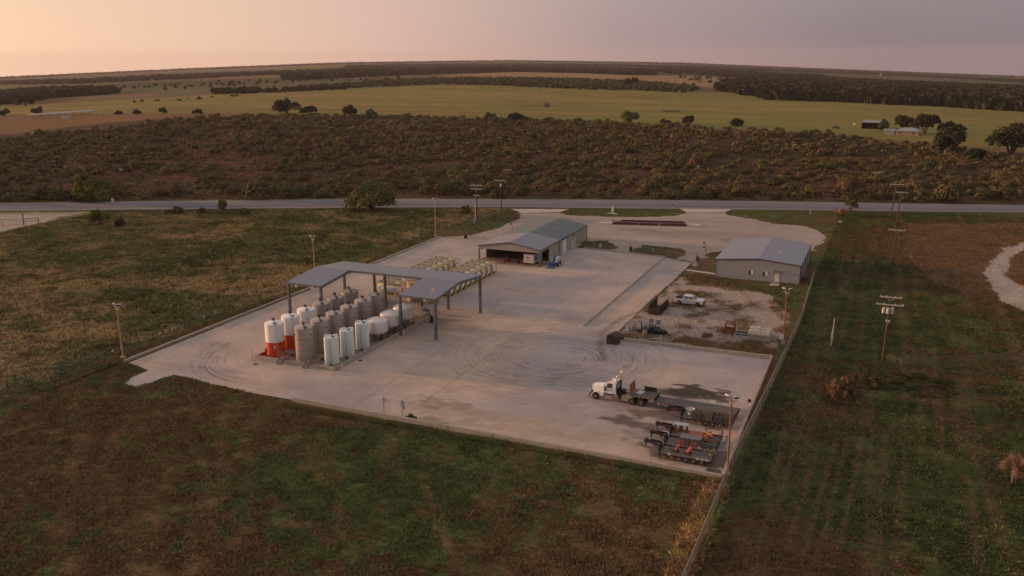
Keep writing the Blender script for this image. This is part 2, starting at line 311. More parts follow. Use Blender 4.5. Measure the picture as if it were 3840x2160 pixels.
def ground_color(X,Y):
    X=np.asarray(X,float);Y=np.asarray(Y,float); r=np.hypot(X,Y); a=np.arctan2(X,Y)
    wx=X+(fbm(X,Y,9,3,1)-.5)*5*sst(60,300,r)+(fbm(X,Y,3,3,8)-.5)*2.0; wy=Y+(fbm(X,Y,9,3,2)-.5)*5*sst(60,300,r)+(fbm(X,Y,3,3,9)-.5)*2.0
    n1=fbm(X,Y,7,5,3); n2=fbm(X+99,Y,2.2,4,4); n3=fbm(X,Y-50,28,4,6)
    s=np.zeros(X.shape)
    for (bx,by),(q1,q2,rr,wt) in zip(GFX,GB): s+=wt*np.exp(-((X-bx)**2+(Y-by)**2)/(2*rr*rr))
    n4=fbm(X*.9+Y*.35,Y-X*.3,1.3,3,7); rt=X>-13.2; g=sst(.22,.78,.36+.27*rt+np.where(rt,.42,.34)*s+(n1-.5)*1.5+(n2-.5)*1.7+(n4-.5)*1.2)[:,None]
    tn=sst(.55,.75,n2*.55+n1*.5)[:,None]
    col=(BROWN*(1-g)+GREEN*g)*(1-tn*.6)+(TANG*(1-g)*.85+OLIVE*g*1.2)*tn*.6; col=1.08*col*(.72+.56*n4[:,None])*(1-.22*rt[:,None])  # last factor puts a vignette-like light falloff into the right field's colour
    # mower and wheel streaks: along the fence in the right field, slanting in the near field
    sr=(sst(.52,.66,fbm(X*1.0+3,Y*.045,1.1,3,11))*(X>-12)*.5)[:,None]; col=col*(1-sr*.55)+np.array((.17,.105,.068))*sr*.55
    sn=(sst(.55,.70,fbm(X*.62+Y*.5,(Y*.8-X*.35)*.12,1.5,3,12))*(X<-14)*(Y<100)*.6)[:,None]; col=col*(1-sn*.5)+np.array((.19,.115,.065))*sn*.5
    col=col*np.where(rt,1.0,1.12)[:,None]; tw=np.zeros(X.shape)
    for (ax,ay),(bx,by) in TRACKS:
        q=np.clip(((X-ax)*(bx-ax)+(Y-ay)*(by-ay))/((bx-ax)**2+(by-ay)**2),0,1); dd=np.hypot(X-ax-q*(bx-ax),Y-ay-q*(by-ay)); tw=np.maximum(tw,sst(.42,.12,dd+(n4-.5)*.5)*sst(0,.2,q)*sst(1,.8,q))
    col=col*(1-.6*tw[:,None])+np.array((.135,.092,.060))*.6*tw[:,None]
    bf=inpoly(wx,wy,BF)[:,None]; bq=bf*(.9-.45*sst(.5,.7,fbm(X*.5,Y,8,4,13)))[:,None]; col=col*(1-bq)+np.array((.148,.092,.052))*(.72+.5*n2[:,None])*bq
    # left weed field: olive and straw streaks
    lf=sst(-111.5,-115,wx)[:,None]; t=sst(.40,.60,fbm(X,Y,11,5,21)+(n2-.5)*.6)[:,None]
    dl=1.42*(OLIVE*.82*(1-t)+np.array((.205,.145,.070))*t); g2=sst(.47,.62,fbm(X,Y,19,4,22)+(n2-.5)*.35)[:,None]; dl=dl*(1-g2*.7)+GREEN*1.25*g2*.7; hl=sst(.55,.72,fbm(X*.6+Y*.25,Y*1.1-X*.2,4.5,4,23))[:,None]; dl=dl*(1-hl*.6)+np.array((.27,.20,.095))*hl*.6; dk=sst(.56,.70,fbm(X+40,Y,3.2,4,24))[:,None]; dl=dl*(1-.45*dk)
    col=col*(1-lf)+dl*lf
    # dirt yard with weeds
    m=inpoly(wx,wy,DP)[:,None]; t=sst(.46,.68,fbm(X,Y,4.5,5,31)*.75+.25*n2+.10*sst(150,139,Y)+.10*sst(176,186,Y))[:,None]
    col=np.where(m,np.array((.33,.27,.235))*(.8+.4*n2[:,None])*(1-t)+(np.array((.15,.085,.045))*.65+OLIVE*.35)*t,col)
    m=(inpoly(wx,wy,LD)|inpoly(wx,wy,TRK))[:,None]; col=np.where(m,CAL*(.8+.4*n1[:,None]),col)
    # roadside verge
    dn=np.abs(Y-rnear(X)); v=(np.exp(-(dn/7)**2)*.55*(Y<rnear(X)+2))[:,None]; col=col*(1-v)+(GREEN*1.1)*v
    # beyond the road
    b=(Y>rfar(X)+(n1-.5)*3+1.5)[:,None]
    t=sst(.38,.66,fbm(X,Y,26,5,41))[:,None]; br=BRUSH*(1-t)+(np.array((.075,.055,.030)))*t; br=br*(.62+.5*n1[:,None])
    d0=np.exp(-((Y-rfar(X))/5)**2)[:,None]; br=br*(1-d0)+np.array((.085,.075,.035))*d0
    col=np.where(b,br,col)
    top=np.interp(a,bta,btr); f=sst(-12,12,r-top+(n3-.5)*30)[:,None]*b
    # far land, bands of fields and scrub
    q=fbm(X,Y,420,4,51)[:,None]; q2=fbm(X*.5,Y,90,4,52)[:,None]
    far=np.where(q>.52,FIELDT*.62,np.array((.11,.105,.05)))*(.75+.5*q2)
    sc2=sst(.36,.50,fbm(X*.45,Y*1.0,520,5,53))[:,None]*sst(1500,2200,r)[:,None]; far=far*(1-sc2)+WOOD_*1.2*sc2
    st=fbm(X*.25+Y*.1,Y*1.2,34,5,61)[:,None]; fi=(FIELD*(1-.45*sst(R_(-8),R_(10),a-YAW)[:,None])+np.array((.20,.175,.05))*.45*sst(R_(-8),R_(10),a-YAW)[:,None])*(.66+.66*st); st3=fbm(X*.5,Y*1.5,9,4,63)[:,None]; fi=fi*(.72+.56*st3); st2=sst(.48,.62,fbm(X*.16+Y*.03,Y*1.2,42,4,62))[:,None]; fi=fi*(1-st2*.6)+np.array((.15,.165,.045))*st2*.6; fi=fi*(1-st2*0)
    fi=np.where(inpoly(wx,wy,FIELDP)[:,None],fi,far)
    fi=np.where(inpoly(wx,wy,TANF)[:,None],FIELDT*(.8+.4*q2),fi)
    fi=np.where(inpoly(wx,wy,SHEDP)[:,None],np.array((.17,.10,.05))*(.8+.5*n1[:,None]),fi)
    col=col*(1-f)+fi*f
    return np.clip(col,.008,.8)

# ------------------------------------------------------------------ ground sheet
def make_ground():
    c0=-YAW*-1
    az=np.concatenate([np.linspace(-180,-42,70)[:-1],np.linspace(-42,42,520),np.linspace(42,180,70)[1:]])*math.pi/180+YAW
    rr=np.concatenate([[0.5,20,40],np.exp(np.linspace(math.log(55),math.log(RF+2500),760))])
    A,Rr=np.meshgrid(az,rr,indexing='ij'); X=(np.sin(A)*Rr).ravel();Y=(np.cos(A)*Rr).ravel(); Z=terrain(X,Y)
    Z=Z-sst(RF,RF+2500,Rr.ravel())*25
    near=sst(500,150,Rr.ravel())
    Z=Z+near*(fbm(X,Y,2.5,3,71)-.55)*.22*np.where((X>-113.5)&(X<-13)&(Y>94)&(Y<275),0,1)*1.6*np.where(Y>rnear(X)-3,0,1)
    col=ground_color(X,Y)
    n,m=len(az),len(rr); i=np.arange((n-1)*(m-1)); a=i//(m-1); b=i%(m-1); q=np.stack([a*m+b,a*m+b+1,(a+1)*m+b+1,(a+1)*m+b],1)
    me=npmesh('ground',np.stack([X,Y,Z],1),q[:,::-1],col)
    me.polygons.foreach_set('use_smooth',np.ones(len(q),bool))
    if me.polygons[1000].normal.z<0: me.flip_normals()
    return tag(link('ground',me,M['ground']),kind='structure')
make_ground()

def clipgrid(name,P,z,step,colf,m,warp=0.,kind='structure',kd=0):
    P=np.array(P); x0,y0=P.min(0)-1; x1,y1=P.max(0)+1
    xs=np.arange(x0,x1,step); ys=np.arange(y0,y1,step); A,B=np.meshgrid(xs,ys,indexing='ij'); X=A.ravel();Y=B.ravel()
    cx=(A[:-1,:-1]+step/2).ravel(); cy=(B[:-1,:-1]+step/2).ravel()
    wx=cx+(fbm(cx,cy,3,3,81)-.5)*warp; wy=cy+(fbm(cx,cy,3,3,82)-.5)*warp
    keep=inpoly(wx,wy,[tuple(p) for p in P])
    nn=len(ys); a=np.arange(len(xs)-1)[:,None]*nn+np.arange(nn-1)[None,:]; a=a.ravel()[keep]
    q=np.stack([a,a+nn,a+nn+1,a+1],1)
    used,inv=np.unique(q.ravel(),return_inverse=True)
    V=np.stack([X[used],Y[used],np.full(len(used),z)],1)
    me=npmesh(name,V,inv.reshape(-1,4),colf(X[used],Y[used]))
    return tag(link(name,me,m),kind=kind)
def yard_color(X,Y):
    n=fbm(X,Y,14,5,91)[:,None]; n2=fbm(X,Y*1.0,3.5,4,92)[:,None]; n3=fbm(X*.35,Y,5,5,93)[:,None]
    n=sst(.32,.68,n); c=np.array((.435,.345,.285))*(1-n)+np.array((.34,.30,.298))*n; c=c*(.72+.34*n2+.28*n3)
    def blot(px,py,ax,ay,colr,k,sd,th=.45):
        nonlocal c
        x,y=gp(px,py); d=np.sqrt(((X-x)/ax)**2+((Y-y)/ay)**2); t=sst(1.1,.6,d+(fbm(X*.6,Y*1.3,1.4,5,sd)-.5)*2.4)[:,None]*k; c=c*(1-t)+np.array(colr)*t
    blot(2580,1475,5.6,3.0,(.04,.032,.026),.95,101); blot(2700,1500,1.5,2.2,(.08,.07,.06),.6,102)
    blot(2400,1590,5.5,1.7,(.08,.065,.055),.8,103); blot(2500,1560,6.5,1.5,(.07,.055,.048),.75,104); blot(2640,1715,6.5,3.6,(.07,.055,.045),.75,105); blot(2480,1640,5,3,(.10,.08,.07),.5,119); blot(2570,1560,4,1.0,(.06,.05,.045),.6,106)
    blot(1660,1520,4.0,2.0,(.15,.115,.10),.5,107); blot(1700,1612,3,.9,(.12,.09,.08),.6,108); blot(1600,1575,2.5,.8,(.13,.11,.09),.5,109); blot(2000,1600,8,3,(.33,.25,.17),.45,110); blot(1850,1560,5,1.6,(.33,.25,.18),.45,111)
    blot(1650,1540,7,4,(.22,.18,.16),.3,112); blot(2150,1205,3,2,(.24,.2,.17),.4,113); blot(2200,1440,10,3,(.26,.235,.22),.4,114); blot(1890,1170,5,2,(.23,.215,.21),.4,115); blot(2560,1530,11,6,(.2,.17,.15),.25,116)
    x,y=gp(2250,1150); d=np.abs((X-x)*.95+(Y-y)*.0+ (fbm(X,Y,6,3,117)-.5)*1.0)
    # slab joints
    for jx in (-66,-57.5): c=c*(1-.18*(np.abs(X-jx)<.12)[:,None])
    for jy in (118.5,137,160,182): c=c*(1-.12*((np.abs(Y-jy)<.15)&(X>-75))[:,None])
    # mud smear across the lane
    px=[gp(*p) for p in ((2420,1170),(2390,1172),(2340,1190),(2300,1215),(2265,1245),(2250,1300),(2262,1350))]
    dd=np.full(X.shape,99.)
    for (ax,ay),(bx,by) in zip(px[:-1],px[1:]):
        t=np.clip(((X-ax)*(bx-ax)+(Y-ay)*(by-ay))/((bx-ax)**2+(by-ay)**2),0,1); dd=np.minimum(dd,np.hypot(X-ax-t*(bx-ax),Y-ay-t*(by-ay)))
    t=sst(1.1,.2,dd+(fbm(X,Y,1.2,3,118)-.5)*1.2)[:,None]*.5; c=c*(1-t)+np.array((.14,.105,.08))*t
    return c
YP=W([(480,1362),(530,1378),(552,1390),(500,1412),(465,1440),(505,1452),(560,1438),(610,1418),(650,1408),(700,1414),(760,1432),(850,1452),(960,1478),(1100,1502),(1300,1541)])+[(-59,95.3),(-48,95.1),(-34,95.1),(-14.7,95.1),(-14.7,139.9),(-39.4,139.9),(-41.7,141.9),(-41.8,160.3),(-41.2,183.2),(-41.0,202.7),(-48.4,206.5),(-57.5,208),(-69.7,209.2),(-72,209.4),(-72,214),(-88,214),(-88.5,207),(-98.8,207.4),(-110.3,208.6)]
clipgrid('yard',YP,.05,.3,yard_color,M['yardm'],.35)
def gravel_color(X,Y):
    n=fbm(X*.4,Y,7,5,121)[:,None]; n2=fbm(X,Y,2.5,4,122)[:,None]
    c=np.array((.33,.275,.24))*(.72+.36*n+.22*n2)
    for px,py,ax,ay,k,sd in ((2380,862,9,2.5,.5,1),(2500,880,8,5,.35,2),(2700,880,8,5,.35,3),(2300,900,10,3,.3,4),(2780,905,8,5,.4,5),(2860,890,10,6,.3,6)):
        x,y=gp(px,py); t=sst(1.2,.5,np.hypot((X-x)/ax,(Y-y)/ay)+(fbm(X*.4,Y,3,4,130+sd)-.5)*1.4)[:,None]*k; c=c*(1-t)+np.array((.19,.16,.145))*t
    return c
GP=[(-110,208.2),(-107,204),(-88.3,206),(-88.3,220),(-72,220.3),(-71.6,218.2),(-67,221),(-62.9,214.4),(-62,209),(-58,208),(-57,219),(-46.6,218.4),(-44.4,211.8),(-45.6,206.5),(-41.0,203),(-39.9,199.5),(-39.5,213.3),(-37.4,219.3),(-33,219),(-20,217.5),(-17,222),(-15.7,233),(-14.2,246.6),(-16.5,254.5),(-21,261.2),(-29.9,262.2),(-36,267.3),(-44.9,271.7),(-45.6,275.7),(-56.9,272.3),(-58.7,265.3),(-68.4,258),(-76.9,255.7),(-90.6,253.3),(-94.2,257.4),(-104.9,251.6),(-100.8,240.5),(-101.5,233.2),(-101.7,224.3),(-104,214)]
clipgrid('gravel_lot',GP,.02,.45,gravel_color,M['gravel'],3.2)
def strip(name,xs,ya,yb,z,colf,m,ny=12):
    T=np.linspace(0,1,ny)[None,:]; X0=xs[:,None]; Ya=ya[:,None]; Yb=yb[:,None]
    return X0,T
def road_obj():
    # follows the two kerb lines of the road
    s=np.linspace(0,1,500); ax=np.interp(s,np.linspace(0,1,len(rx)),rx); ay=np.interp(ax,rx,rn); bx=np.interp(s,np.linspace(0,1,len(rfx)),rfx); by=np.interp(bx,rfx,rfy)
    k=np.ones(25)/25
    def smo(v): p=np.concatenate([2*v[0]-v[12:0:-1],v,2*v[-1]-v[-2:-14:-1]]); return np.convolve(p,k,'valid')
    ax,ay,bx,by=map(smo,(ax,ay,bx,by)); ny=25; T=np.linspace(0,1,ny)
    X=ax[:,None]*(1-T)+bx[:,None]*T; Y=ay[:,None]*(1-T)+by[:,None]*T; X=X.ravel();Y=Y.ravel(); TT=np.tile(T,len(s))
    base=np.array((.150,.138,.158)); c=base*(.86+.28*fbm(X*.15,Y*.15,6,4,141))[:,None]
    sh=((TT<.12)|(TT>.82)); c=np.where(sh[:,None],np.array((.185,.172,.175)),c); lane=np.exp(-((TT-.36)/.16)**2)[:,None]; c=c*(1-.22*lane); c=c*np.where((np.abs(TT-.58)<.26),1.12,1)[:,None]
    nn=ny; a=(np.arange(len(s)-1)[:,None]*nn+np.arange(nn-1)[None,:]).ravel(); q=np.stack([a,a+nn,a+nn+1,a+1],1)
    me=npmesh('road',np.stack([X,Y,np.full(len(X),.10)],1),q,c); tag(link('road',me,M['road']),kind='structure')
    # painted lines
    for nm,t,wd,dash,cc in (('edge_line',.13,.014,0,'trimw'),('edge_line',.81,.014,0,'trimw'),('centre_line',.47,.016,1,'linepaint')):
        mb=MB()
        for i in range(0,len(s)-1):
            if dash and i%6>2: continue
            P=lambda j,u:(ax[j]*(1-u)+bx[j]*u,ay[j]*(1-u)+by[j]*u,.108)
            mb.quad(P(i,t-wd/2),P(i+1,t-wd/2),P(i+1,t+wd/2),P(i,t+wd/2))
        tag(build(nm,mb,M[cc]),kind='structure')
M['linepaint']=mat('worn_line_paint',(.24,.22,.20),.8,var=.2,scale=1)
M['trimw2']=M['trimw']
M_save=M['trimw']; M['trimw']=mat('faded_line_paint',(.22,.21,.20),.8,var=.2,scale=1); road_obj(); M['trimw']=M_save
def sheet(name,P,z,m,kind='structure'):
    mb=MB(); mb.v=[(x,y,z) for x,y in P]; mb.f=[tuple(range(len(P)))]; return tag(build(name,mb,m),kind=kind)
sheet('driveway',[(-110.5,257.2),(-93.0,263.6),(-93.8,257.2),(-104.6,251.8)],.125,M['conc2'])
sheet('driveway',[(-60.5,276.8),(-45,281.9),(-46.2,275.2),(-57,270.8)],.125,M['conc2'])
sheet('path',[(-40.6,196.4),(-33.7,194.8),(-33.7,193.4),(-40.8,195)],.06,M['conc2'])
sheet('path',[(-21.2,191.4),(-19.5,191.4),(-19.6,187.6),(-21.5,187.8)],.06,M['conc2'])

# tyre marks on the yard: faint curved scuffs
def marks():
    m=bpy.data.materials.new('tyre_rubber_marks'); m.use_nodes=True; t=m.node_tree;n=t.nodes;l=t.links.new
    b=n['Principled BSDF']; b.inputs['Base Color'].default_value=(.10,.09,.09,1); b.inputs['Roughness'].default_value=.9
    tr=n.new('ShaderNodeBsdfTransparent'); mi=n.new('ShaderNodeMixShader'); g=n.new('ShaderNodeNewGeometry'); ns=n.new('ShaderNodeTexNoise'); ns.inputs['Scale'].default_value=.35; ns.inputs['Detail'].default_value=8; l(g.outputs['Position'],ns.inputs[0])
    mr=n.new('ShaderNodeMapRange'); mr.inputs[1].default_value=.38; mr.inputs[2].default_value=.72; mr.inputs[3].default_value=0; mr.inputs[4].default_value=.30; l(ns.outputs['Fac'],mr.inputs[0]); l(mr.outputs[0],mi.inputs[0]); l(tr.outputs[0],mi.inputs[1]); l(b.outputs[0],mi.inputs[2]); l(mi.outputs[0],n['Material Output'].inputs[0])
    mb=MB(); rd=random.Random(5)
    def arc(cx,cy,rad,a0,a1,wd,ex=1.,z=.056):
        k=max(6,int(abs(a1-a0)*rad/1.0)); o=len(mb.v)
        for i in range(k+1):
            a=a0+(a1-a0)*i/k; tp=wd/2
            for s in (-tp,tp): mb.v.append((cx+math.cos(a)*(rad+s)*ex,cy+math.sin(a)*(rad+s),z))
        for i in range(k): mb.f.append((o+2*i,o+2*i+1,o+2*i+3,o+2*i+2))
    zz=.056
    cx,cy=gp(2070,1335)
    for i in range(40):
        r=rd.uniform(3.0,15); a=rd.uniform(-3.1,3.1); s=rd.uniform(.8,3.2); zz+=.0002
        ox,oy=rd.uniform(-1.5,1.5),rd.uniform(-1.3,1.3)
        for dr in (0,1.9): arc(cx+ox,cy+oy,r+dr,a,a+s,rd.uniform(.10,.2),1.1,zz)
    for i in range(16):   # sweep round the near left corner of the tank pad
        zz+=.0002; r=rd.uniform(9.5,16.5); a=rd.uniform(2.9,3.4); s=rd.uniform(.9,1.9)
        arc(-88+rd.uniform(-1,1),113+rd.uniform(-1.5,1.5),r,a,a+s,rd.uniform(.15,.28),1,zz)
    for i in range(16):
        zz+=.0002; x,y=gp(rd.uniform(1750,2350),rd.uniform(1040,1250)); r=rd.uniform(7,22); a=rd.uniform(0,6.28); arc(x,y,r,a,a+rd.uniform(.3,.9),rd.uniform(.14,.24),1,zz)
    for i in range(10):
        zz+=.0002; x,y=gp(rd.uniform(1500,2200),rd.uniform(1400,1480)); r=rd.uniform(18,40); arc(x,y-r,r,1.2,1.2+rd.uniform(.3,.8),rd.uniform(.16,.26),1,zz)
    tag(build('tyre_marks',mb,m),kind='structure')
marks()

# ------------------------------------------------------------------ kerb walls
def kerb(a,b,h,wd,label,group='concrete kerbs round the yard',m='conc',nm='kerb_wall'):
    mb=MB(); a=Vector((a[0],a[1],0)); b=Vector((b[0],b[1],0)); L_=(b-a).length; n=max(1,int(L_/12)); d=(b-a)/n; rr_=random.Random(int(L_*10))
    for i in range(n):   # cast in lengths with a thin joint between them
        p=a+d*i; q=a+d*(i+1)-d.normalized()*.02; hh=h+rr_.uniform(-.012,.012)
        mb.bar((p.x,p.y,hh/2+.0),(q.x,q.y,hh/2+.0),wd,hh)
    return tag(build(nm,mb,M[m]),label,'kerb',group)
kerb((-110.35,99.2),(-110.35,208.8),.42,.35,'long low concrete kerb along the left edge of the yard')
kerb((-75,95.9),(-14.5,94.9),.62,.35,'pale concrete kerb wall along the near edge of the yard')
kerb((-14.5,95.1),(-14.8,140.1),.70,.35,'concrete kerb wall on the right beside the parked trailers')
kerb((-39.2,140.0),(-15,140.0),.62,.35,'concrete kerb wall between the yard and the weedy dirt lot')
kerb((-48.4,145.6),(-48.4,206.6),.35,.35,'straight concrete kerb dividing the yard from the access lane')
kerb((-69.7,209.35),(-48.4,206.8),.30,.3,'concrete kerb under the far fence right of the workshop')
kerb((-110.3,208.9),(-95.5,207.4),.25,.3,'concrete kerb under the far fence left of the workshop')

# ------------------------------------------------------------------ tank pad
TX0,TX1,TY0,TY1=-91.9,-76.4,108.6,146.5
t=thing('containment_wall','low concrete containment wall ringing the storage tanks','containment wall',(TX0,TY0,0))
mb=MB(); w_=.28
mb.box(0,TX1-TX0,0,w_,0,.62); mb.box(0,w_,w_,TY1-TY0,0,.62); mb.box(TX1-TX0-w_,TX1-TX0,w_,31,0,.62); mb.box(w_,TX1-TX0-w_,31-w_,31,0,.45); build('wall',mb,M['conc'],t)
mb=MB(); mb.box(w_,TX1-TX0-w_,w_,31-w_,0,.16); build('floor',mb,mat('damp_slab',(.22,.18,.14),.8,var=.3,scale=1.2),t)
mb=MB(); mb.box(w_+.003,4.4,w_+.003,3.9,.161,.168); mb.box(w_,w_+.03,w_+.05,12,.165,.60); build('red_coating',mb,M['redfloor'],t,'dark red coating in the corner under the first tank')
TYS=[111.45,115.75,120.1,124.45,128.85,133.4]
def tank_top(t,r,h,m,seed):
    rd=random.Random(seed)
    a=rd.uniform(-.3,.3)
    mb=MB(); mb.rev((0,0,h),(0,0,1),[(0,r*1.012),(.03,r*1.012),(.20,r*.55),(.28,.12)],32); build('roof',mb,M[m],t,smooth=True)
    mb=MB(); mb.cyl((0,0,h+.2),(0,0,h+.45),.10); mb.rev((0,0,h+.42),(0,0,1),[(0,.10),(.08,.2),(.28,.2),(.34,.08)],10); build('vent',mb,M['blacks'],t)
    mb=MB(); x,y=r*.55*math.cos(.2),r*.6*math.sin(-.9+a)
    mb.rev((x,y,h+.10),(0,0,1),[(0,.24),(.14,.24),(.15,.30),(.2,.30)],14); build('manway',mb,M['trim'],t)
    mb=MB(); x,y=r*.8*math.cos(2.4),r*.8*math.sin(2.4); mb.cyl((x,y,h),(x,y,h+.42),.07); mb.cyl((x,y,h+.40),(x,y,h+.52),.16); build('pressure_valve',mb,M['blacks'],t)
def steel_tank(loc,label,seed):
    r,h=1.52,5.4; t=thing('steel_tank',label,'storage tank',loc,0,'unpainted steel tanks on the tank pad'); rd=random.Random(seed)
    mb=MB(); mb.rev((0,0,0),(0,0,1),[(0,r),(h,r)],40); build('shell',mb,M['stainless'],t,smooth=True)
    mb=MB()
    for z in (h/3,2*h/3): mb=MB(); mb.rev((0,0,z-.03),(0,0,1),[(0,r+.001),(.01,r+.02),(.05,r+.02),(.06,r+.001)],40); build('weld_band',mb,M['band'],t)
    tank_top(t,r,h,'stainless',seed)
    for a,b,q in (((r*.7,-r*.72,.3),(r*.7+.3,-r*.72-.35,.3),.12),((r*.95,-r*.2,4.4),(r*1.08,-r*.25,4.4),.10),((-r*.55,-r*.8,4.4),(-r*.62,-r*.9,4.4),.10)): mb=MB(); mb.cyl(a,b,q); build('nozzle',mb,M['blacks'],t)
    mb=MB(); mb.pipe([(r*.98,.5,.3),(r*1.06,.5,.3),(r*1.06,.5,h+.1),(r*.8,.4,h+.1)],.04); build('overflow_pipe',mb,M['steel'],t)
    return t
def red_tank(loc,label,seed,split):
    r,h=1.52,5.4; t=thing('painted_tank',label,'storage tank',loc,0,'white and red tanks down the left side')
    mb=MB(); mb.rev((0,0,split),(0,0,1),[(0,r),(h-split,r)],40); build('shell',mb,M['tankwhite'],t,smooth=True)
    if split>0: mb=MB(); mb.rev((0,0,0),(0,0,1),[(0,r+.004),(split,r+.004)],40); build('base_band',mb,M['tankred'],t,'red painted lower shell',smooth=True)
    tank_top(t,r,h,'tankwhite',seed)
    mb=MB(); mb.rev((-r*.72,-r*.66,.95),(-.72,-.69,0),[(0,.34),(.16,.34),(.16,.4),(.22,.4)],18); build('side_manway',mb,M['rust'],t)
    mb=MB(); mb.rev((-r*.72-.16,-r*.66-.15,.95),(-.72,-.69,0),[(0,.3),(.012,.3)],18); build('side_manway_opening',mb,M['black'],t)
    mb=MB(); mb.pipe([(r*.78,-r*.66,.4),(r*.78,-r*.66,h+.35),(r*.55,-r*.5,h+.35)],.035); mb.rev((r*.55,-r*.5,h+.2),(0,0,1),[(0,.15),(.2,.15),(.25,.22),(.3,.22)],12); build('gauge_pipe',mb,M['canwhite'],t)
    if seed==1: mb=MB(); mb.cb((.85,-1.32,1.75),(.28,.03,.42)); mb.M=None; build('sign_plate',mb,M['trimw'],t)
    return t
ords=['first','second','third','fourth','fifth','sixth']
red_tank((-89.85,TYS[0],.16),'red and white tank in the near left corner of the pad',1,2.45)
red_tank((-89.85,TYS[1],.16),'white tank with red lower half, second back on the left side',2,2.45)
red_tank((-89.85,TYS[2],.16),'white tank third back on the left side, before the bare steel ones',3,2.45)
for k in (3,4,5): steel_tank((-89.8,TYS[k],.16),['bare steel tank right behind the white tank on the left side','bare steel tank fifth back on the left side','rearmost bare steel tank on the left side, under the canopy edge'][k-3],k)
SL=['bare steel tank at the front of the middle row, beside the metal steps','second bare steel tank back in the middle row','third bare steel tank back in the middle row','fourth bare steel tank back in the middle row','fifth bare steel tank back in the middle row','rearmost bare steel tank of the middle row, beside a canopy column']
for k in range(6): steel_tank((-84.0,TYS[k],.16),SL[k],k+11)
def poly_tank(loc,label,seed):
    r,h=1.25,4.5; t=thing('plastic_tank',label,'storage tank',loc,0,'tall white plastic tanks'); rd=random.Random(seed)
    mb=MB(); n=48; v=[];f=[]; rings=[(0,1.0),(.05,1.03),(h*.97,1.0),(h,.97)]
    def sq(a): c,s=math.cos(a),math.sin(a); return r*.96/((abs(c)**5+abs(s)**5)**(1/5))*(.93+.0*math.cos(8*a))
    for z,k in rings:
        for i in range(n): a=2*math.pi*i/n+.55; rr=sq(2*math.pi*i/n)*k; v.append((rr*math.cos(a),rr*math.sin(a),z))
    for j in range(len(rings)-1):
        for i in range(n): f.append((j*n+i,j*n+(i+1)%n,(j+1)*n+(i+1)%n,(j+1)*n+i))
    f.append(tuple((len(rings)-1)*n+i for i in range(n))); mb.add(v,f); build('shell',mb,M['poly'],t,smooth=True)
    mb=MB(); mb.rev((-.35,.2,h),(0,0,1),[(0,.32),(.14,.30),(.16,.2)],14); mb.rev((.25,.45,h),(0,0,1),[(0,.36),(.12,.33),(.14,.2)],14); mb.cb((-.7,-.25,h+.08),(.35,.3,.16)); mb.cb((.75,.5,h+.06),(.3,.3,.14)); build('top_fitting',mb,M['poly'],t)
    mb=MB(); mb.rev((.55,-.25,h+.002),(0,0,1),[(0,.27),(.05,.27)],16); mb.rev((-.05,.3,h+.14),(0,0,1),[(0,.09),(.14,.16),(.3,.14)],10); build('lid',mb,M['black'],t)
    mb=MB(); mb.pipe([(.42,-1.22,.15),(.42,-1.22,h-.2)],.035); mb.pipe([(.66,-1.13,.15),(.66,-1.13,h-.2)],.035); build('sight_pipe',mb,M['pipew'],t)
    mb=MB(); mb.cb((.55,-1.28,.12),(.4,.3,.22)); mb.cyl((1.15,-.4,.15),(1.4,-.5,.15),.1); build('outlet_valve',mb,M['blacks'],t)
    mb=MB(); mb.rev((0,0,-.0),(0,0,1),[(0,1.5),(.06,1.5)],28); build('base_pad',mb,M['conc'],t); 
    return t
for k,(x,y) in enumerate(((-78.85,111.35),(-78.65,115.45),(-78.55,119.8))):
    poly_tank((x,y,.16),['tall white plastic tank at the near right corner of the pad','tall white plastic tank, middle one on the right side','tall white plastic tank just before the cone bottomed tanks'][k],k)
def cone_tank(loc,label,seed):
    t=thing('cone_tank',label,'storage tank',loc,0,'milky cone bottomed tanks on black stands'); r=1.85
    mb=MB(); mb.rev((0,0,.7),(0,0,1),[(0,.25),(.85,r-.06),(.95,r),(2.75,r),(2.86,r*.97),(3.15,r*.62),(3.28,.3)],40); build('shell',mb,M['polypink'],t,smooth=True)
    mb=MB(); mb.box(-r*.75,.15,-.42,.42,3.35,3.72); mb.box(-.1,r*.95,.55,1.1,3.45,3.62); mb.box(-r*.95,-.2,.55,1.05,3.42,3.60); build('moulded_step',mb,M['polypink'],t,bevel=.06)
    mb=MB(); mb.rev((-.55,0,3.72),(0,0,1),[(0,.3),(.06,.3)],14); mb.rev((.35,.5,3.7),(0,0,1),[(0,.14),(.2,.2),(.3,.16)],10); build('lid',mb,M['black'],t)
    mb=MB()
    for i in range(8):
        a=2*math.pi*i/8+.2; x,y=math.cos(a),math.sin(a); mb.bar((x*(r-.05),y*(r-.05),.03),(x*(r-.05),y*(r-.05),1.75),.07); mb.bar((x*.35,y*.35,.05),(x*(r-.1),y*(r-.1),1.55),.05)
        b=a+math.pi/4; mb.bar((x*(r-.05),y*(r-.05),1.66),(math.cos(b)*(r-.05),math.sin(b)*(r-.05),1.66),.08)
    build('stand',mb,M['blacks'],t)
    mb=MB(); mb.pipe([(.3,-r*.98,1.8),(.3,-r*1.02,3.4)],.03); mb.pipe([(.6,-r*.96,1.8),(.6,-r*.98,3.4)],.03); build('sight_pipe',mb,M['pipew'],t)
    return t
for k in (3,4,5): cone_tank((-78.55,TYS[k]+.1,.16),['milky white cone bottomed tank nearest the plastic tanks, on a black stand','middle milky white cone bottomed tank on a black stand','rear milky white cone bottomed tank behind a canopy column'][k-3],k)
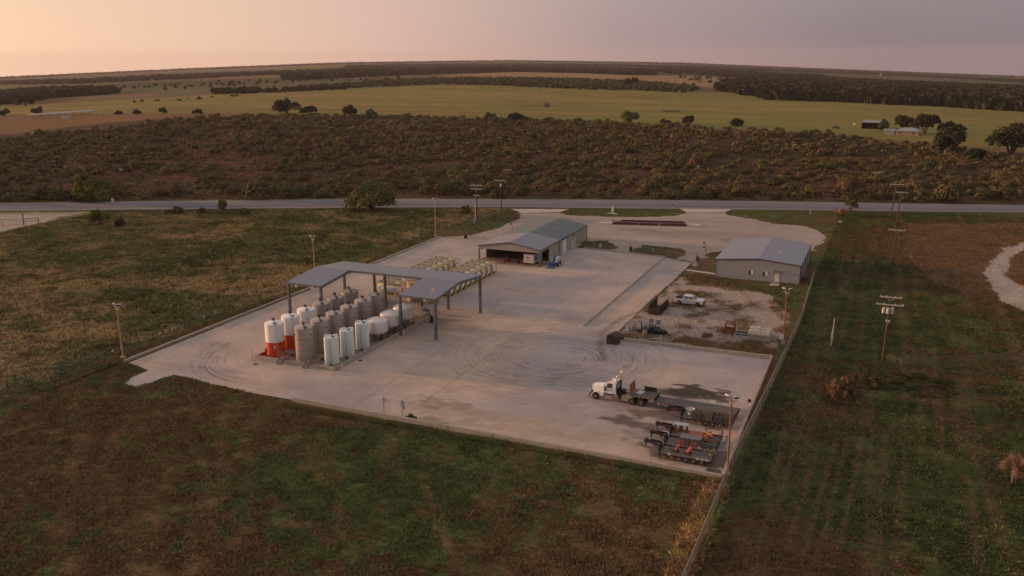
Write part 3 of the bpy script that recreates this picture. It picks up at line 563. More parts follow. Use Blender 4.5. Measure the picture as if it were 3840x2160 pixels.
def tan_tank(loc,label):
    t=thing('tan_tank',label,'storage tank',loc,0,'squat tan tanks behind the canopy'); r=1.7
    mb=MB(); mb.rev((0,0,0),(0,0,1),[(0,r),(3.7,r)],36); build('shell',mb,M['tan'],t,smooth=True)
    mb=MB(); mb.rev((0,0,3.7),(0,0,1),[(0,r*1.02),(.06,r*1.02),(.06,r*.92),(.3,r*.4),(.34,.2)],36); build('roof',mb,M['tan'],t,smooth=True)
    mb=MB(); mb.bar((-1.2,-.8,3.95),(1.0,1.0,4.15),.2,.08); mb.rev((-.2,-.3,3.9),(0,0,1),[(0,.25),(.2,.25)],12); build('top_walkway',mb,M['trim'],t)
    return t
tan_tank((-85.35,150.1,.05),'tan fibreglass tank seen through the canopy beside the container frames'); tan_tank((-81.7,150.1,.05),'tan fibreglass tank under the near right wing of the canopy')
# pipework, pumps and small gear on the pad
t=thing('pipe_manifold','tangle of black pipes and valves running between the tank rows','pipework',(-86.9,111,.16))
mb=MB(); mb.pipe([(0,0,.35),(0,24,.35)],.07); mb.pipe([(5.7,.5,.3),(5.7,24,.3)],.07)
for y in TYS: mb.pipe([(0,y-111,.35),(1.4,y-111-.3,.35)],.05); mb.pipe([(5.7,y-111,.3),(6.9,y-111-.3,.3)],.05)
build('pipe',mb,M['blacks'],t)
mb=MB()
for y in TYS:
    for x in (.5,6.1): mb.cb((x,y-111.2,.42),(.28,.28,.3)); mb.cyl((x,y-111.2,.5),(x,y-111.2,.75),.04)
build('valve',mb,M['trim'],t)
def steps(x,y,label):
    t=thing('metal_steps',label,'steps',(x,y,.05),0,'metal steps over the pad wall')
    mb=MB()
    for sx in (-.42,.42): mb.bar((sx,-.95,.0),(sx,-.05,.78),.05,.2); mb.bar((sx,1.2,.12),(sx,.35,.78),.05,.2)
    build('stringer',mb,M['steel'],t)
    mb=MB()
    for k in range(4): mb.cb((0,-.85+.25*k,.16+.19*k),(.84,.24,.035))
    mb.cb((0,.15,.80),(.9,.5,.04))
    for k in range(3): mb.cb((0,.5+.25*k,.62-.19*k),(.84,.24,.035))
    build('tread',mb,M['deckgrey'],t)
    mb=MB()
    for sx in (-.44,.44):
        mb.bar((sx,-.85,.1),(sx,-.85,1.1),.04); mb.bar((sx,-.1,.8),(sx,-.1,1.8),.04); mb.bar((sx,.4,.8),(sx,.4,1.8),.04); mb.bar((sx,1.1,.2),(sx,1.1,1.2),.04)
        mb.bar((sx,-.85,1.1),(sx,-.1,1.8),.045); mb.bar((sx,-.1,1.8),(sx,.4,1.8),.045); mb.bar((sx,.4,1.8),(sx,1.1,1.2),.045); mb.bar((sx,-.85,.6),(sx,-.1,1.3),.035); mb.bar((sx,.4,1.3),(sx,1.1,.7),.035)
    build('handrail',mb,M['deckgrey'],t)
steps(-86.6,108.75,'metal steps over the wall beside the red and white tank'); steps(-81.6,108.75,'metal steps over the wall in front of the steel tank')
ext=None
for x,lab in ((-85.6,'red extinguisher on the wall between the first steps and the steel tank'),(-80.5,'red extinguisher on the wall right of the second steps')):
    t=thing('fire_extinguisher',lab,'extinguisher',(x,108.73,.62)); mb=MB(); mb.rev((0,0,0),(0,0,1),[(0,.13),(.45,.13),(.52,.05)],12); build('cylinder',mb,M['red'],t,smooth=True); mb=MB(); mb.cyl((0,0,.5),(0,0,.62),.06); mb.cb((.06,0,.62),(.2,.05,.05)); build('valve_head',mb,M['trimw'],t)
BL=[(-93.7,110.1,'left of the pad corner, farther one'),(-91.9,107.9,'at the near left corner of the pad'),(-76.6,107.7,'at the near right corner of the pad, left one'),(-75.2,108.7,'at the near right corner of the pad, right one'),(-75.3,127.7,'beside the front inner canopy column'),(-75.3,136.1,'beside the dark drum'),(-70.1,127.7,'in front of the right front canopy column'),(-75.2,146.0,'beside the rear inner canopy column'),(-70.6,145.9,'beside the rear right canopy column')]
for x,y,l in BL:
    mb=MB(); mb.rev((0,0,0),(0,0,1),[(0,.09),(1.1,.09),(1.16,.04)],12); tag(build('bollard',mb,M['bollard'],loc=(x,y,.05)),'pale yellow bollard '+l,'bollard','pale yellow bollards')
t=thing('drum','dark open drum standing against the pad wall under the canopy','drum',(-74.95,137.3,.05)); mb=MB(); mb.rev((0,0,0),(0,0,1),[(0,.36),(.35,.37),(.37,.39),(.4,.37),(.85,.37),(.9,.39),(1.15,.38),(1.15,.33),(1.0,.33)],18); build('drum_body',mb,M['brownbox'],t)
for x,y,l in ((-76.3,107.55,'left of the two white hose caps by the pad corner'),(-75.7,107.95,'right of the two white hose caps by the pad corner')):
    mb=MB(); mb.rev((0,0,0),(.4,-.5,.25),[(0,.08),(.2,.1),(.35,.14),(.4,.14)],10); tag(build('hose_cap',mb,M['trimw'],loc=(x,y,.2)),'small white hose cap, '+l,'hose cap')
t=thing('pump_rack','steel pipe rack with blue pump behind the cone tanks','pump rack',(-79.9,141.6,.05))
mb=MB()
for x in (0,.8,1.6,2.2):
    for y in (0,1.2): mb.bar((x,y,0),(x,y,1.2),.05)
for z in (.5,1.2):
    for y in (0,1.2): mb.bar((-.3,y,z),(2.5,y,z),.05)
mb.bar((2.2,0,.9),(4.2,.2,.9),.04); mb.bar((3.2,.1,0),(3.2,.1,.9),.04); mb.bar((4.2,.2,0),(4.2,.2,.9),.04); build('rack_frame',mb,M['steel'],t)
mb=MB(); mb.cb((1.1,.5,.75),(.7,.5,.4)); mb.cyl((.6,.9,.5),(1.6,.9,.5),.2); build('pump',mb,M['blue'],t,'small blue pump')
t=thing('pump_skid','grey piping skid standing at the rear of the cone tanks','pump skid',(-76.95,131.2,.16))
mb=MB(); mb.pipe([(-.8,-.4,.1),(-.8,-.4,1.3),(.4,-.4,1.3),(.4,-.4,.2)],.07); mb.pipe([(-.3,.4,.1),(-.3,.4,1.5),(-.3,-.4,1.5)],.06); mb.box(-.2,.4,-.3,.2,.3,.9); build('pipework',mb,M['steel'],t)
t=thing('wheeled_hopper','grey sloping hopper lying by the end of the pad wall','hopper',(-77.2,139.7,.05)); mb=MB(); mb.prism([(-.9,0),(.7,0),(.9,.5),(.2,.95),(-.5,.55)],-.5,.5); build('hopper_body',mb,M['steel'],t)
t=thing('awning_stand','small pitched metal awning over a control post behind the tanks','awning',(-90.2,148,.05))
mb=MB(); mb.quad((-1.4,-1.2,2.15),(1.3,-1.2,2.35),(1.3,1.2,2.35),(-1.4,1.2,2.15)); mb.quad((-1.4,-1.2,2.10),(-1.4,1.2,2.10),(1.3,1.2,2.30),(1.3,-1.2,2.30)); build('awning_roof',mb,M['galv'],t)
mb=MB()
for y in (-1,1): mb.bar((.7,y,0),(.7,y,2.2),.07); mb.bar((.7,y,1.7),(1.2,y,2.3),.05); mb.bar((.7,y,1.7),(.1,y,2.2),.05)
build('awning_post',mb,M['steel'],t); mb=MB(); mb.cyl((1.4,0,0),(1.4,0,1.1),.12); mb.cb((1.4,0,1.3),(.35,.35,.4)); build('control_head',mb,M['canwhite'],t)
# manhole covers / loose hoses
for x,y,l in ((gp(958,1367)[0],gp(958,1367)[1],'dark drain cover on the concrete left of the tank pad'),(gp(1351,1353)[0],gp(1351,1353)[1],'dark coil of hose on the concrete right of the tank pad')):
    mb=MB(); mb.rev((0,0,0),(0,0,1),[(0,.33),(.05,.30),(.06,.1)],16); tag(build('drain_cover',mb,M['black'],loc=(x,y,.055)),l,'drain cover')

# ------------------------------------------------------------------ canopy
CX=[-99.61,-92.54,-76.14,-69.3]; CY=[128.41,137.37,146.39]; CHt,CRt=7.5,8.35
t=thing('loading_canopy','big U shaped metal canopy on tall columns over the tank pad','canopy',(CX[0],CY[0],0)); X0,Y0=CX[0],CY[0]
def slab(mb,P,th): 
    n=len(P); mb.add([tuple(p) for p in P]+[(p[0],p[1],p[2]-th) for p in P],[tuple(range(n)),tuple(range(2*n-1,n-1,-1))]+[(i,n+i,n+(i+1)%n,(i+1)%n) for i in range(n)])
e=.25; wX=CX[3]-X0; yr=CY[1]-Y0; yb=CY[2]-Y0; zl=CHt-.03
mb=MB(); slab(mb,[(-e,yr,CRt),(wX+e,yr,CRt),(wX+e,yb+e,zl),(-e,yb+e,zl)],.07)
slab(mb,[(-e,-e,zl),(CX[1]-X0+e,-e,zl),(CX[1]-X0+e,yr,CRt),(-e,yr,CRt)],.07)
slab(mb,[(CX[2]-X0-e,-e,zl),(wX+e,-e,zl),(wX+e,yr,CRt),(CX[2]-X0-e,yr,CRt)],.07); build('roof',mb,M['galv'],t)
mb=MB(); fz=.34
def fas(a,b): mb.bar((a[0],a[1],a[2]-.19),(b[0],b[1],b[2]-.19),.06,fz)
fas((-e,-e,zl),(CX[1]-X0+e,-e,zl)); fas((CX[2]-X0-e,-e,zl),(wX+e,-e,zl)); fas((wX+e,-e,zl),(wX+e,yr,CRt)); fas((wX+e,yr,CRt),(wX+e,yb+e,zl)); fas((-e,-e,zl),(-e,yr,CRt)); fas((-e,yr,CRt),(-e,yb+e,zl)); fas((CX[1]-X0+e,-e,zl),(CX[1]-X0+e,yr,CRt)); fas((CX[2]-X0-e,-e,zl),(CX[2]-X0-e,yr,CRt)); fas((CX[1]-X0+e,yr,CRt-.02),(CX[2]-X0-e,yr,CRt-.02)); fas((-e,yb+e,zl),(wX+e,yb+e,zl))
build('fascia',mb,M['steel'],t)
mb=MB()
for y in (2.5,5,7.5,11,13.5,16): 
    z=CHt+(CRt-CHt)*(1-abs(y-yr)/yr)-.22
    if y<yr: mb.bar((0,y,z),(CX[1]-X0,y,z),.08,.2); mb.bar((CX[2]-X0,y,z),(wX,y,z),.08,.2)
    else: mb.bar((0,y,z),(wX,y,z),.08,.2)
for x in (0,CX[1]-X0,CX[2]-X0,wX): mb.bar((x,0,zl-.35),(x,yr,CRt-.35),.22,.45); mb.bar((x,yr,CRt-.35),(x,yb,zl-.35),.22,.45)
build('rafters',mb,M['steel'],t)
cols=[(0,0),(CX[1]-X0,0),(CX[2]-X0,0),(wX,0),(0,yb),(CX[1]-X0,yb),(-88.2-X0,143.3-Y0),(-82.0-X0,yb),(CX[2]-X0,yb),(wX,yb)]
for x,y in cols:
    mb=MB(); zt=7.1 if y!=143.3-Y0 else 7.4
    for s in (-1,1): mb.box(x-.19,x+.19,y+s*.2-.02,y+s*.2+.02,.0,zt)
    mb.box(x-.02,x+.02,y-.18,y+.18,.0,zt); mb.box(x-.15,x-.021,y-.03,y+.03,0,zt); mb.box(x+.021,x+.15,y-.03,y+.03,0,zt)
    c=build('column',mb,M['steel'],t)
    mb=MB(); mb.box(x-.4,x+.4,y-.4,y+.4,0,.12); build('base_plate',mb,M['conc'],c)
mb=MB()
for x,y in ((2,-.32),(5.5,-.32),(CX[2]-X0+2,-.32),(CX[2]-X0+5,-.32),(12,yr-.1),(19,yr-.1)): mb.cb((x,y,7.0 if y<0 else 7.9),(.5,.2,.3))
build('floodlight',mb,M['canwhite'],t)
t=thing('wind_flag','small pale orange flag on a thin mast at the canopy edge','flag',(-69.35,128.5,7.4)); mb=MB(); mb.cyl((0,0,0),(0,0,1.9),.02,n=6); build('mast',mb,M['armgrey'],t)
mb=MB(); mb.add([(0,0,1.9),(-.25,0,1.95),(-.75,.02,1.1),(-.5,.0,1.0),(0,.03,1.5),(0,.03,1.9),(-.75,.05,1.1)],[(0,1,2,3,4),(5,4,3,6,1)]); build('cloth',mb,M['orangeflag'],t)

# ------------------------------------------------------------------ tank containers
def container(x,y,label):
    t=thing('tank_container',label,'tank container',(x,y,.05),0,'yellow framed tank containers')
    Lx,Wy,Hz=6.06,2.44,2.54; mb=MB(); b=.11
    for px in (b/2,Lx-b/2):
        for py in (b/2,Wy-b/2): mb.bar((px,py,0),(px,py,Hz),b)
        for pz in (b/2,Hz-b/2): mb.bar((px,b,pz),(px,Wy-b,pz),b)
        mb.bar((px,b,.5),(px,.7,b),.08); mb.bar((px,Wy-b,.5),(px,Wy-.7,b),.08)
    for py in (b/2,Wy-b/2):
        for pz in (b/2,Hz-b/2): mb.bar((b,py,pz),(Lx-b,py,pz),b)
    build('frame',mb,M['yellow'],t)
    mb=MB(); r=1.12; mb.rev((.14,Wy/2,1.27),(1,0,0),[(0,.5),(.06,.85),(.18,r-.05),(.35,r),(5.43,r),(5.6,r-.05),(5.72,.85),(5.78,.5)],32); build('tank',mb,M['tankwhite'],t,smooth=True)
    mb=MB(); mb.box(.14,5.92,.14,2.3,2.42,2.475); build('walkway',mb,M['deckgrey'],t)
    for a,b in ((.75,1.75),(2.5,3.6)): mb=MB(); mb.box(a,b,.75,1.65,2.478,2.50); build('opening',mb,M['black'],t)
    for a,b,q in ((1.2,1.2,.22),(1.62,1.1,.17),(3.05,1.2,.27)): mb=MB(); mb.rev((a,b,2.5),(0,0,1),[(0,q),(.07,q*.8)],12); build('hatch',mb,M['canwhite'],t)
    mb=MB(); mb.box(3.9,4.9,.85,1.45,2.478,2.495); build('top_plate',mb,M['trimw'],t)
    mb=MB(); mb.cyl((5.925,1.22,1.55),(5.94,1.22,1.55),.2,n=18); build('hazard_mark',mb,M['red'],t)
    mb=MB(); mb.box(5.9,6.02,.95,1.55,.18,.5); mb.cyl((5.95,1.25,.35),(6.1,1.25,.35),.13); mb.box(5.93,5.97,.42,.60,.9,1.7); build('outlet_valve',mb,M['blacks'],t)
    return t
c0=container(-85.8,177.3-2.44,'yellow framed white tank container at the far right end of the right row')
nR=9
for k in range(1,nR+1):
    y=177.3-2.44-2.6*k
    if y<151.5: break
    l='yellow framed tank container, %s from the far end of the right row'%ords[k] if k<6 else 'yellow framed tank container, %s from the far end of the right row'%['seventh','eighth','ninth','tenth'][k-6]
    dup(c0,(-85.8,y,.05),0,l)
for k in range(10):
    y=177.5-2.44-2.66*k
    if y<150.5: break
    nm=(ords+['seventh','eighth','ninth','tenth'])[k]
    dup(c0,(-95.2,y,.05),0,'yellow framed tank container, %s from the far end of the left row'%nm if y>153.2 else 'yellow framed tank container nearest the canopy in the left row')

# ------------------------------------------------------------------ workshop with carport
t=thing('workshop','long tan metal workshop with an open carport end and two tone gabled roof','workshop building',(-88.39,186.16,0)); bx0,by0=-88.39,186.16
w1=-72.73-bx0; rx_=-80.37-bx0; yA=198.87-by0; yB=220.27-by0; hE,hR=3.95,5.3
mb=MB(); o=.2
slab(mb,[(-o,-o,hE+.02),(rx_,-o,hR+.02),(rx_,yA,hR+.02),(-o,yA,hE+.02)],.08); slab(mb,[(rx_,-o,hR+.02),(w1+o,-o,hE+.02),(w1+o,yA,hE+.02),(rx_,yA,hR+.02)],.08); build('carport_roof',mb,M['galvx'],t,'paler front half of the roof')
mb=MB(); slab(mb,[(-o,yA+.01,hE),(rx_,yA+.01,hR),(rx_,yB+o,hR),(-o,yB+o,hE)],.08); slab(mb,[(rx_,yA+.01,hR),(w1+o,yA+.01,hE),(w1+o,yB+o,hE),(rx_,yB+o,hR)],.08); rf=build('roof',mb,M['roofdark'],t,'darker greenish rear half of the roof')
mb=MB(); mb.cyl((11.6,23,4.4),(11.6,23,5.0),.13); build('roof_vent',mb,M['trimw'],rf)
mb=MB(); mb.prism([(-.0,3.25),(w1,3.25),(w1,hE-.06),(rx_,hR-.06),(0,hE-.06)],-.05,.05); fg=build('gable_panel',mb,M['siding'],t)
mb=MB(); mb.bar((-o,-.24,hE-.08),(rx_,-.24,hR-.08),.07,.2); mb.bar((rx_,-.24,hR-.08),(w1+o,-.24,hE-.08),.07,.2); mb.box(w1+o,w1+o+.06,-.2,yB+o,hE-.2,hE-.02); mb.box(-o-.06,-o,-.2,yB+o,hE-.2,hE-.02); build('eave_trim',mb,M['trim'],t)
mb=MB(); mb.prism([(0,0),(w1,0),(w1,hE-.07),(rx_,hR-.07),(0,hE-.07)],yB-.1,yB); build('end_wall',mb,M['siding'],t)
mb=MB(); mb.box(w1-.1,w1,5.9,yB-.11,0,hE-.07); mb.box(w1-.1,w1,.06,5.9,3.25,hE-.07); build('side_wall',mb,M['sidingy'],t)
mb=MB(); mb.box(0,.1,4.2,yB-.11,0,hE-.07); mb.box(0,.1,.06,4.2,3.3,hE-.07); build('left_side_wall',mb,M['sidingy'],t)
mb=MB(); mb.prism([(.11,0),(w1-.11,0),(w1-.11,hE-.1),(rx_,hR-.1),(.11,hE-.1)],yA,yA+.08); build('bay_back_wall',mb,M['inner'],t)
for x,y in ((.12,.12),(w1-.14,.12),(w1*.5,yA-.2)): mb=MB(); mb.box(x-.14,x+.14,y-.14,y+.14,0,3.3); build('post',mb,M['steel'],t)
mb=MB(); mb.box(w1+.002,w1+.03,15.05,18.15,0,3.35); d=build('roller_door',mb,mat('white_door',(.66,.66,.66),.5,var=.05,ribs=('Z',.5),ribshade=.3),t)
mb=MB(); mb.box(w1+.002,w1+.06,18.152,18.35,0,3.45); mb.box(w1+.002,w1+.06,14.85,15.048,0,3.45); mb.box(w1+.002,w1+.06,15.05,18.15,3.352,3.5); build('door_frame',mb,M['trim'],d)
for ya in (22.05,23.85): mb=MB(); mb.box(w1+.002,w1+.04,ya,ya+.95,.02,2.05); d=build('door',mb,M['trimw'],t); mb=MB(); mb.box(w1+.041,w1+.1,ya+.1,ya+.17,1.0,1.06); build('handle',mb,M['blacks'],d)
for ya in (27.0,32.1):
    mb=MB(); mb.box(w1+.002,w1+.03,ya,ya+1.0,.95,1.75); d=build('window',mb,M['trimw'],t); mb=MB(); mb.box(w1+.031,w1+.036,ya+.05,ya+.52,1.0,1.7); build('pane',mb,M['glass'],d)
mb=MB(); mb.box(w1+.005,w1+.13,12.66,12.78,0,hE-.2); mb.box(w1+.005,w1+.13,yB-.12,yB,0,hE-.2); build('downspout',mb,M['trim'],t)
mb=MB(); mb.cb((w1+.15,12.3,3.0),(.25,.3,.25)); mb.cb((w1+.15,22.9,3.3),(.25,.3,.25)); mb.cb((1,-.2,3.2),(.5,.3,.2)); mb.cb((w1-1.2,-.2,3.2),(.5,.3,.2)); build('wall_light',mb,M['black'],t)
sheet('carport_slab',[(-88.9,185.3),(-72.2,185.3),(-72.2,198.8),(-88.9,198.8)],.056,mat('stained_slab',(.22,.17,.14),.9,var=.25,scale=.7))
# carport contents
t=thing('enclosed_trailer','grey enclosed trailer with a stars and stripes picture, parked in the carport','trailer',(-77.1,186.9,0.05),R_(-4))
mb=MB(); mb.box(0,2.6,0,4.6,.45,2.55); bd=build('body',mb,mat('grey_panel',(.45,.43,.44),.5,var=.06),t,bevel=.04)
mb=MB(); mb.box(-.01,2.61,-.01,4.61,2.552,2.60); build('roof_skin',mb,M['rust'],t)
mb=MB(); mb.box(2.602,2.612,.5,4.0,.9,2.3); build('side_graphic',mb,mat('blue_graphic',(.06,.16,.32),.5,var=.5,scale=1.4,tint=(.4,.4,.42)),t,'blue and white picture on the side')
def wav(z,u): return z+.10*math.sin(u*5)
for nm,cols_,zz in (('red',M['red'],(1.05,1.37,1.69)),('white',M['trimw'],(1.21,1.53,1.85))):
    mb=MB()
    for z in zz:
        for i in range(8):
            u0,u1=.85+i*.13,.85+(i+1)*.13; 
            if z>1.5 and i<3: continue
            mb.quad((u0,-.006,wav(z,u0)),(u1,-.006,wav(z,u1)),(u1,-.006,wav(z,u1)+.15),(u0,-.006,wav(z,u0)+.15))
    build('flag_stripe',mb,cols_,bd)
mb=MB(); mb.quad((.85,-.007,1.5),(1.25,-.007,1.52),(1.25,-.007,2.0),(.85,-.007,1.95)); build('flag_canton',mb,mat('navy',(.02,.03,.10),.5),bd)
mb=MB()
for i in range(12): mb.cb((.9+.1*(i%4),-.009,1.6+.12*(i//4)),(.03,.002,.03))
build('flag_star',mb,M['trimw'],bd)
mb=MB(); mb.bar((.6,0,.4),(1.3,-1.3,.4),.08); mb.bar((2.0,0,.4),(1.3,-1.3,.4),.08); mb.bar((1.3,-1.2,0),(1.3,-1.2,.6),.06); build('hitch',mb,M['blacks'],t)
def wheel(par,x,y,z,r,wd,side=-1,m='rim',hub=.55):
    mb=MB(); mb.rev((x,y-wd/2,z),(0,1,0),[(0,r*.62),(0.01,r*.9),(wd*.2,r),(wd*.8,r),(wd-.01,r*.9),(wd,r*.62)],24); w=build('wheel',mb,M['black'],par,smooth=True)
    mb=MB(); yy=y+side*(wd/2); s=side
    mb.rev((x,yy-s*.03,z),(0,s,0),[(0,r*hub),(.035,r*hub),(.038,r*hub*.85),(.0,r*hub*.7) if 0 else (.04,r*.3),(.075,r*.2),(.08,r*.1)],18); build('rim',mb,M[m],w,smooth=True); return w
for y in (1.9,2.8):
    wheel(t,2.48,y,.33,.33,.2,1) if 0 else None
mb=MB()
for y in (2.0,2.9): mb.rev((2.42,y,.34),(1,0,0),[(0,.3),(.02,.34),(.18,.34),(.2,.28)],18); mb.rev((.0,y,.34),(1,0,0),[(0,.3),(.02,.34),(.18,.34),(.2,.28)],18)
build('wheels',mb,M['black'],t)
t=thing('forklift','orange forklift parked inside the carport','forklift',(-82.3,187.4,.05),R_(10))
mb=MB(); mb.prism([(0,.25),(1.3,.25),(1.35,.9),(.9,1.05),(.3,1.0),(-.1,.8)],0,1.1,'x'); build('body',mb,M['orange'],t,bevel=.05)
mb=MB()
for x in (.08,1.02):
    mb.bar((x,.15,.95),(x,.35,2.05),.06); mb.bar((x,1.2,.9),(x,1.15,2.05),.06)
mb.box(.02,1.08,.3,1.2,2.05,2.12); build('overhead_guard',mb,M['blacks'],t)
mb=MB(); mb.bar((.25,1.45,.1),(.25,1.45,2.1),.1); mb.bar((.85,1.45,.1),(.85,1.45,2.1),.1); mb.bar((.25,1.45,1.9),(.85,1.45,1.9),.08); mb.box(.2,.32,1.5,2.5,.08,.14); mb.box(.78,.9,1.5,2.5,.08,.14); build('mast',mb,M['blacks'],t)
mb=MB()
for x in (-.05,1.0):
    for y in (.25,1.15): mb.cyl((x,y,.26),(x+.18,y,.26),.26,n=16)
build('wheels',mb,M['black'],t)
t=thing('utility_trailer_wheel','dark spare wheel and red frame standing beside the enclosed trailer','spare wheel',(-78.5,187.3,.05)); mb=MB(); mb.rev((0,0,.42),(0,1,0),[(0,.25),(0,.42),(.22,.42),(.22,.25)],20); build('tyre',mb,M['black'],t); mb=MB(); mb.bar((.25,.1,.3),(.9,.1,.9),.08); mb.bar((.9,.1,0),(.9,.1,.9),.08); build('frame',mb,M['red'],t)
t=thing('workbench','cluttered workbench against the carport back wall','workbench',(-84.8,197.2,.05)); mb=MB(); mb.box(0,4,0,.8,.85,.93); mb.box(.05,.15,.05,.15,0,.85); mb.box(3.85,3.95,.05,.15,0,.85); build('bench',mb,M['pallet'],t); mb=MB(); mb.box(.3,.9,.1,.6,.931,1.4); mb.box(1.5,1.9,.1,.5,.931,1.2); mb.box(2.5,3.4,.1,.6,.931,1.6); build('clutter',mb,M['trim'],t)
# boom lift
t=thing('boom_lift','blue and white boom lift parked outside the carport','boom lift',(-69.6,186.0,.05),R_(8))
mb=MB(); mb.box(-.75,.75,1.3,4.6,.45,.85); build('chassis',mb,M['blue'],t,bevel=.05)
for x in (-1.05,1.05):
    for y in (1.7,4.2):
        mb=MB(); mb.rev((x-.17,y,.45),(1,0,0),[(0,.28),(.02,.42),(.05,.45),(.29,.45),(.32,.42),(.34,.28)],20); w=build('wheel',mb,M['black'],t,smooth=True); mb=MB(); mb.cyl((x-.175,y,.45),(x+.175,y,.45),.2,n=14); build('rim',mb,M['canwhite'],w)
mb=MB(); mb.prism([(1.6,.9),(4.9,.9),(5.0,1.5),(4.6,1.9),(3.0,1.9),(1.8,1.5)],.15,.85,'x'); mb.prism([(2.2,.9),(4.8,.9),(4.8,1.7),(2.4,1.7)],-.85,-.15,'x'); build('turntable_cover',mb,M['canwhite'],t,bevel=.07)
mb=MB(); mb.bar((0,4.6,1.7),(0,1.2,2.25),.28,.34); mb.bar((0,1.4,2.2),(0,1.0,1.6),.25,.3); mb.bar((0,3.8,2.2),(0,1.0,1.5),.2,.26); mb.bar((-.1,1.0,1.6),(-.2,.1,.7),.16,.2); build('boom',mb,M['blue'],t,bevel=.03)
mb=MB(); mb.box(-1.3,.7,-.7,.1,.12,.2)
for x in (-1.3,-.3,.7):
    for y in (-.7,.1): mb.bar((x,y,.2),(x,y,1.1),.045)
for z in (.65,1.1):
    mb.bar((-1.3,-.7,z),(.7,-.7,z),.045); mb.bar((-1.3,.1,z),(.7,.1,z),.045); mb.bar((-1.3,-.7,z),(-1.3,.1,z),.045); mb.bar((.7,-.7,z),(.7,.1,z),.045)
mb.box(-.6,-.1,-.1,.08,.8,1.15); build('basket',mb,M['blue'],t); mb=MB(); mb.box(-1.2,-.85,-.65,-.35,.2,.5); build('tool_bag',mb,M['yellow'],t)

# ------------------------------------------------------------------ second building
t=thing('metal_building','square grey metal building with a pale gabled roof beside the right fence','building',(-33.47,191.56,0)); w2=-15.75-(-33.47); r2=-24.5+33.47; d2=23.9; e2,h2=4.12,4.95
mb=MB(); slab(mb,[(-.15,-.15,e2),(r2,-.15,h2),(r2,d2+.15,h2),(-.15,d2+.15,e2)],.08); slab(mb,[(r2,-.15,h2),(w2+.15,-.15,e2),(w2+.15,d2+.15,e2),(r2,d2+.15,h2)],.08); rf=build('roof',mb,M['roofb2'],t)
mb=MB(); mb.cyl((r2+3.6,9,4.6),(r2+3.6,9,5.05),.1); build('roof_vent',mb,M['trimw'],rf)
mb=MB(); mb.bar((-.15,-.19,e2-.13),(r2,-.19,h2-.13),.07,.22); mb.bar((r2,-.19,h2-.13),(w2+.15,-.19,e2-.13),.07,.22); mb.box(w2+.15,w2+.2,-.15,d2+.1,e2-.22,e2-.03); mb.box(-.2,-.15,-.15,d2+.1,e2-.22,e2-.03); mb.box(-.06,.0,-.06,.06,0,e2-.2); mb.box(w2,w2+.06,-.06,.3,0,e2-.2); build('trim',mb,M['trim'],t)
mb=MB(); mb.prism([(0,0),(w2,0),(w2,e2-.1),(r2,h2-.1),(0,e2-.1)],0,.1); build('front_wall',mb,M['siding2'],t)
mb=MB(); mb.prism([(0,0),(w2,0),(w2,e2-.1),(r2,h2-.1),(0,e2-.1)],d2-.1,d2); build('rear_wall',mb,M['siding2'],t)
mb=MB(); mb.box(w2-.1,w2,.11,d2-.11,0,e2-.1); mb.box(0,.1,.11,d2-.11,0,e2-.1); build('side_wall',mb,M['siding2y'],t)
for xa in (7.05,10.05):
    mb=MB(); mb.box(xa,xa+1.1,-.03,-.002,1.15,2.2); d=build('window',mb,M['trimw'],t); mb=MB(); mb.box(xa+.04,xa+.56,-.036,-.031,1.25,2.15); mb.box(xa+.04,xa+1.06,-.037,-.031,1.16,1.24); build('pane',mb,M['glass'],d)
mb=MB(); mb.box(12.65,13.6,-.03,-.002,.05,2.1); d=build('door',mb,M['trimw'],t); mb=MB(); mb.box(13.45,13.52,-.09,-.031,1.0,1.08); build('handle',mb,M['blacks'],d)
mb=MB(); mb.prism([(-.9,2.25),(-.002,2.5),(-.002,2.58),(-.9,2.33)],12.4,13.95,'x'); mb.bar((12.5,-.8,2.3),(12.5,-.02,2.0),.04); mb.bar((13.85,-.8,2.3),(13.85,-.02,2.0),.04); build('door_awning',mb,M['roofdark'],t)
for y in (1,5.5,11,16.5,22.3): mb=MB(); mb.box(w2+.003,w2+.16,y,y+.16,0,e2-.22); build('downspout',mb,M['trim'],t)
mb=MB(); mb.box(w2+.002,w2+.03,13,14,1.2,2.1); d=build('window',mb,M['glass'],t)
for x,y,l in ((-15.0,195.2,'air conditioner'),(-14.9,197.0,'compressor')):
    t=thing('condenser_unit','grey %s at the right side of the square metal building'%l,'air conditioner',(x,y,0)); mb=MB(); mb.box(-.45,.45,-.45,.45,.05,.95); build('casing',mb,M['trim'],t,bevel=.03); mb=MB(); mb.cyl((0,0,.955),(0,0,1.0),.36,n=18); build('fan_grille',mb,M['steel'],t)
# ------------------------------------------------------------------ pickup, faces +X
def fender_arc(cx,r,n=8): return [(cx+r*math.cos(math.pi-math.pi*i/n),.42+r*math.sin(math.pi*i/n)) for i in range(n+1)]
t=thing('pickup_truck','silver crew cab pickup on the bare dirt lot','pickup',(-33.9,167.2,0),R_(-2))
low=[(-2.85,.55),(-2.85,.42)]+[(-2.3,.42)]+fender_arc(-1.80,.50)+[(-1.3,.40),(1.3,.40)]+fender_arc(1.85,.50)+[(2.75,.42),(2.85,.60),(2.85,1.0),(2.68,1.18),(1.25,1.30),(-2.85,1.28)]
low=[p for p in low if True]
mb=MB(); mb.prism(low,-.98,.98); body=build('body',mb,M['silver'],t,bevel=.05)
mb=MB()
v=[(1.45,-.88,1.29),(1.45,.88,1.29),(.65,.72,1.88),(.65,-.72,1.88),(-1.0,-.72,1.90),(-1.0,.72,1.90),(-1.15,.88,1.27),(-1.15,-.88,1.27)]
mb.add(v,[(0,1,2,3),(3,2,5,4),(4,5,6,7),(0,3,4,7),(1,6,5,2),(0,7,6,1)]); cab=build('cab',mb,M['silver'],t,bevel=.05)
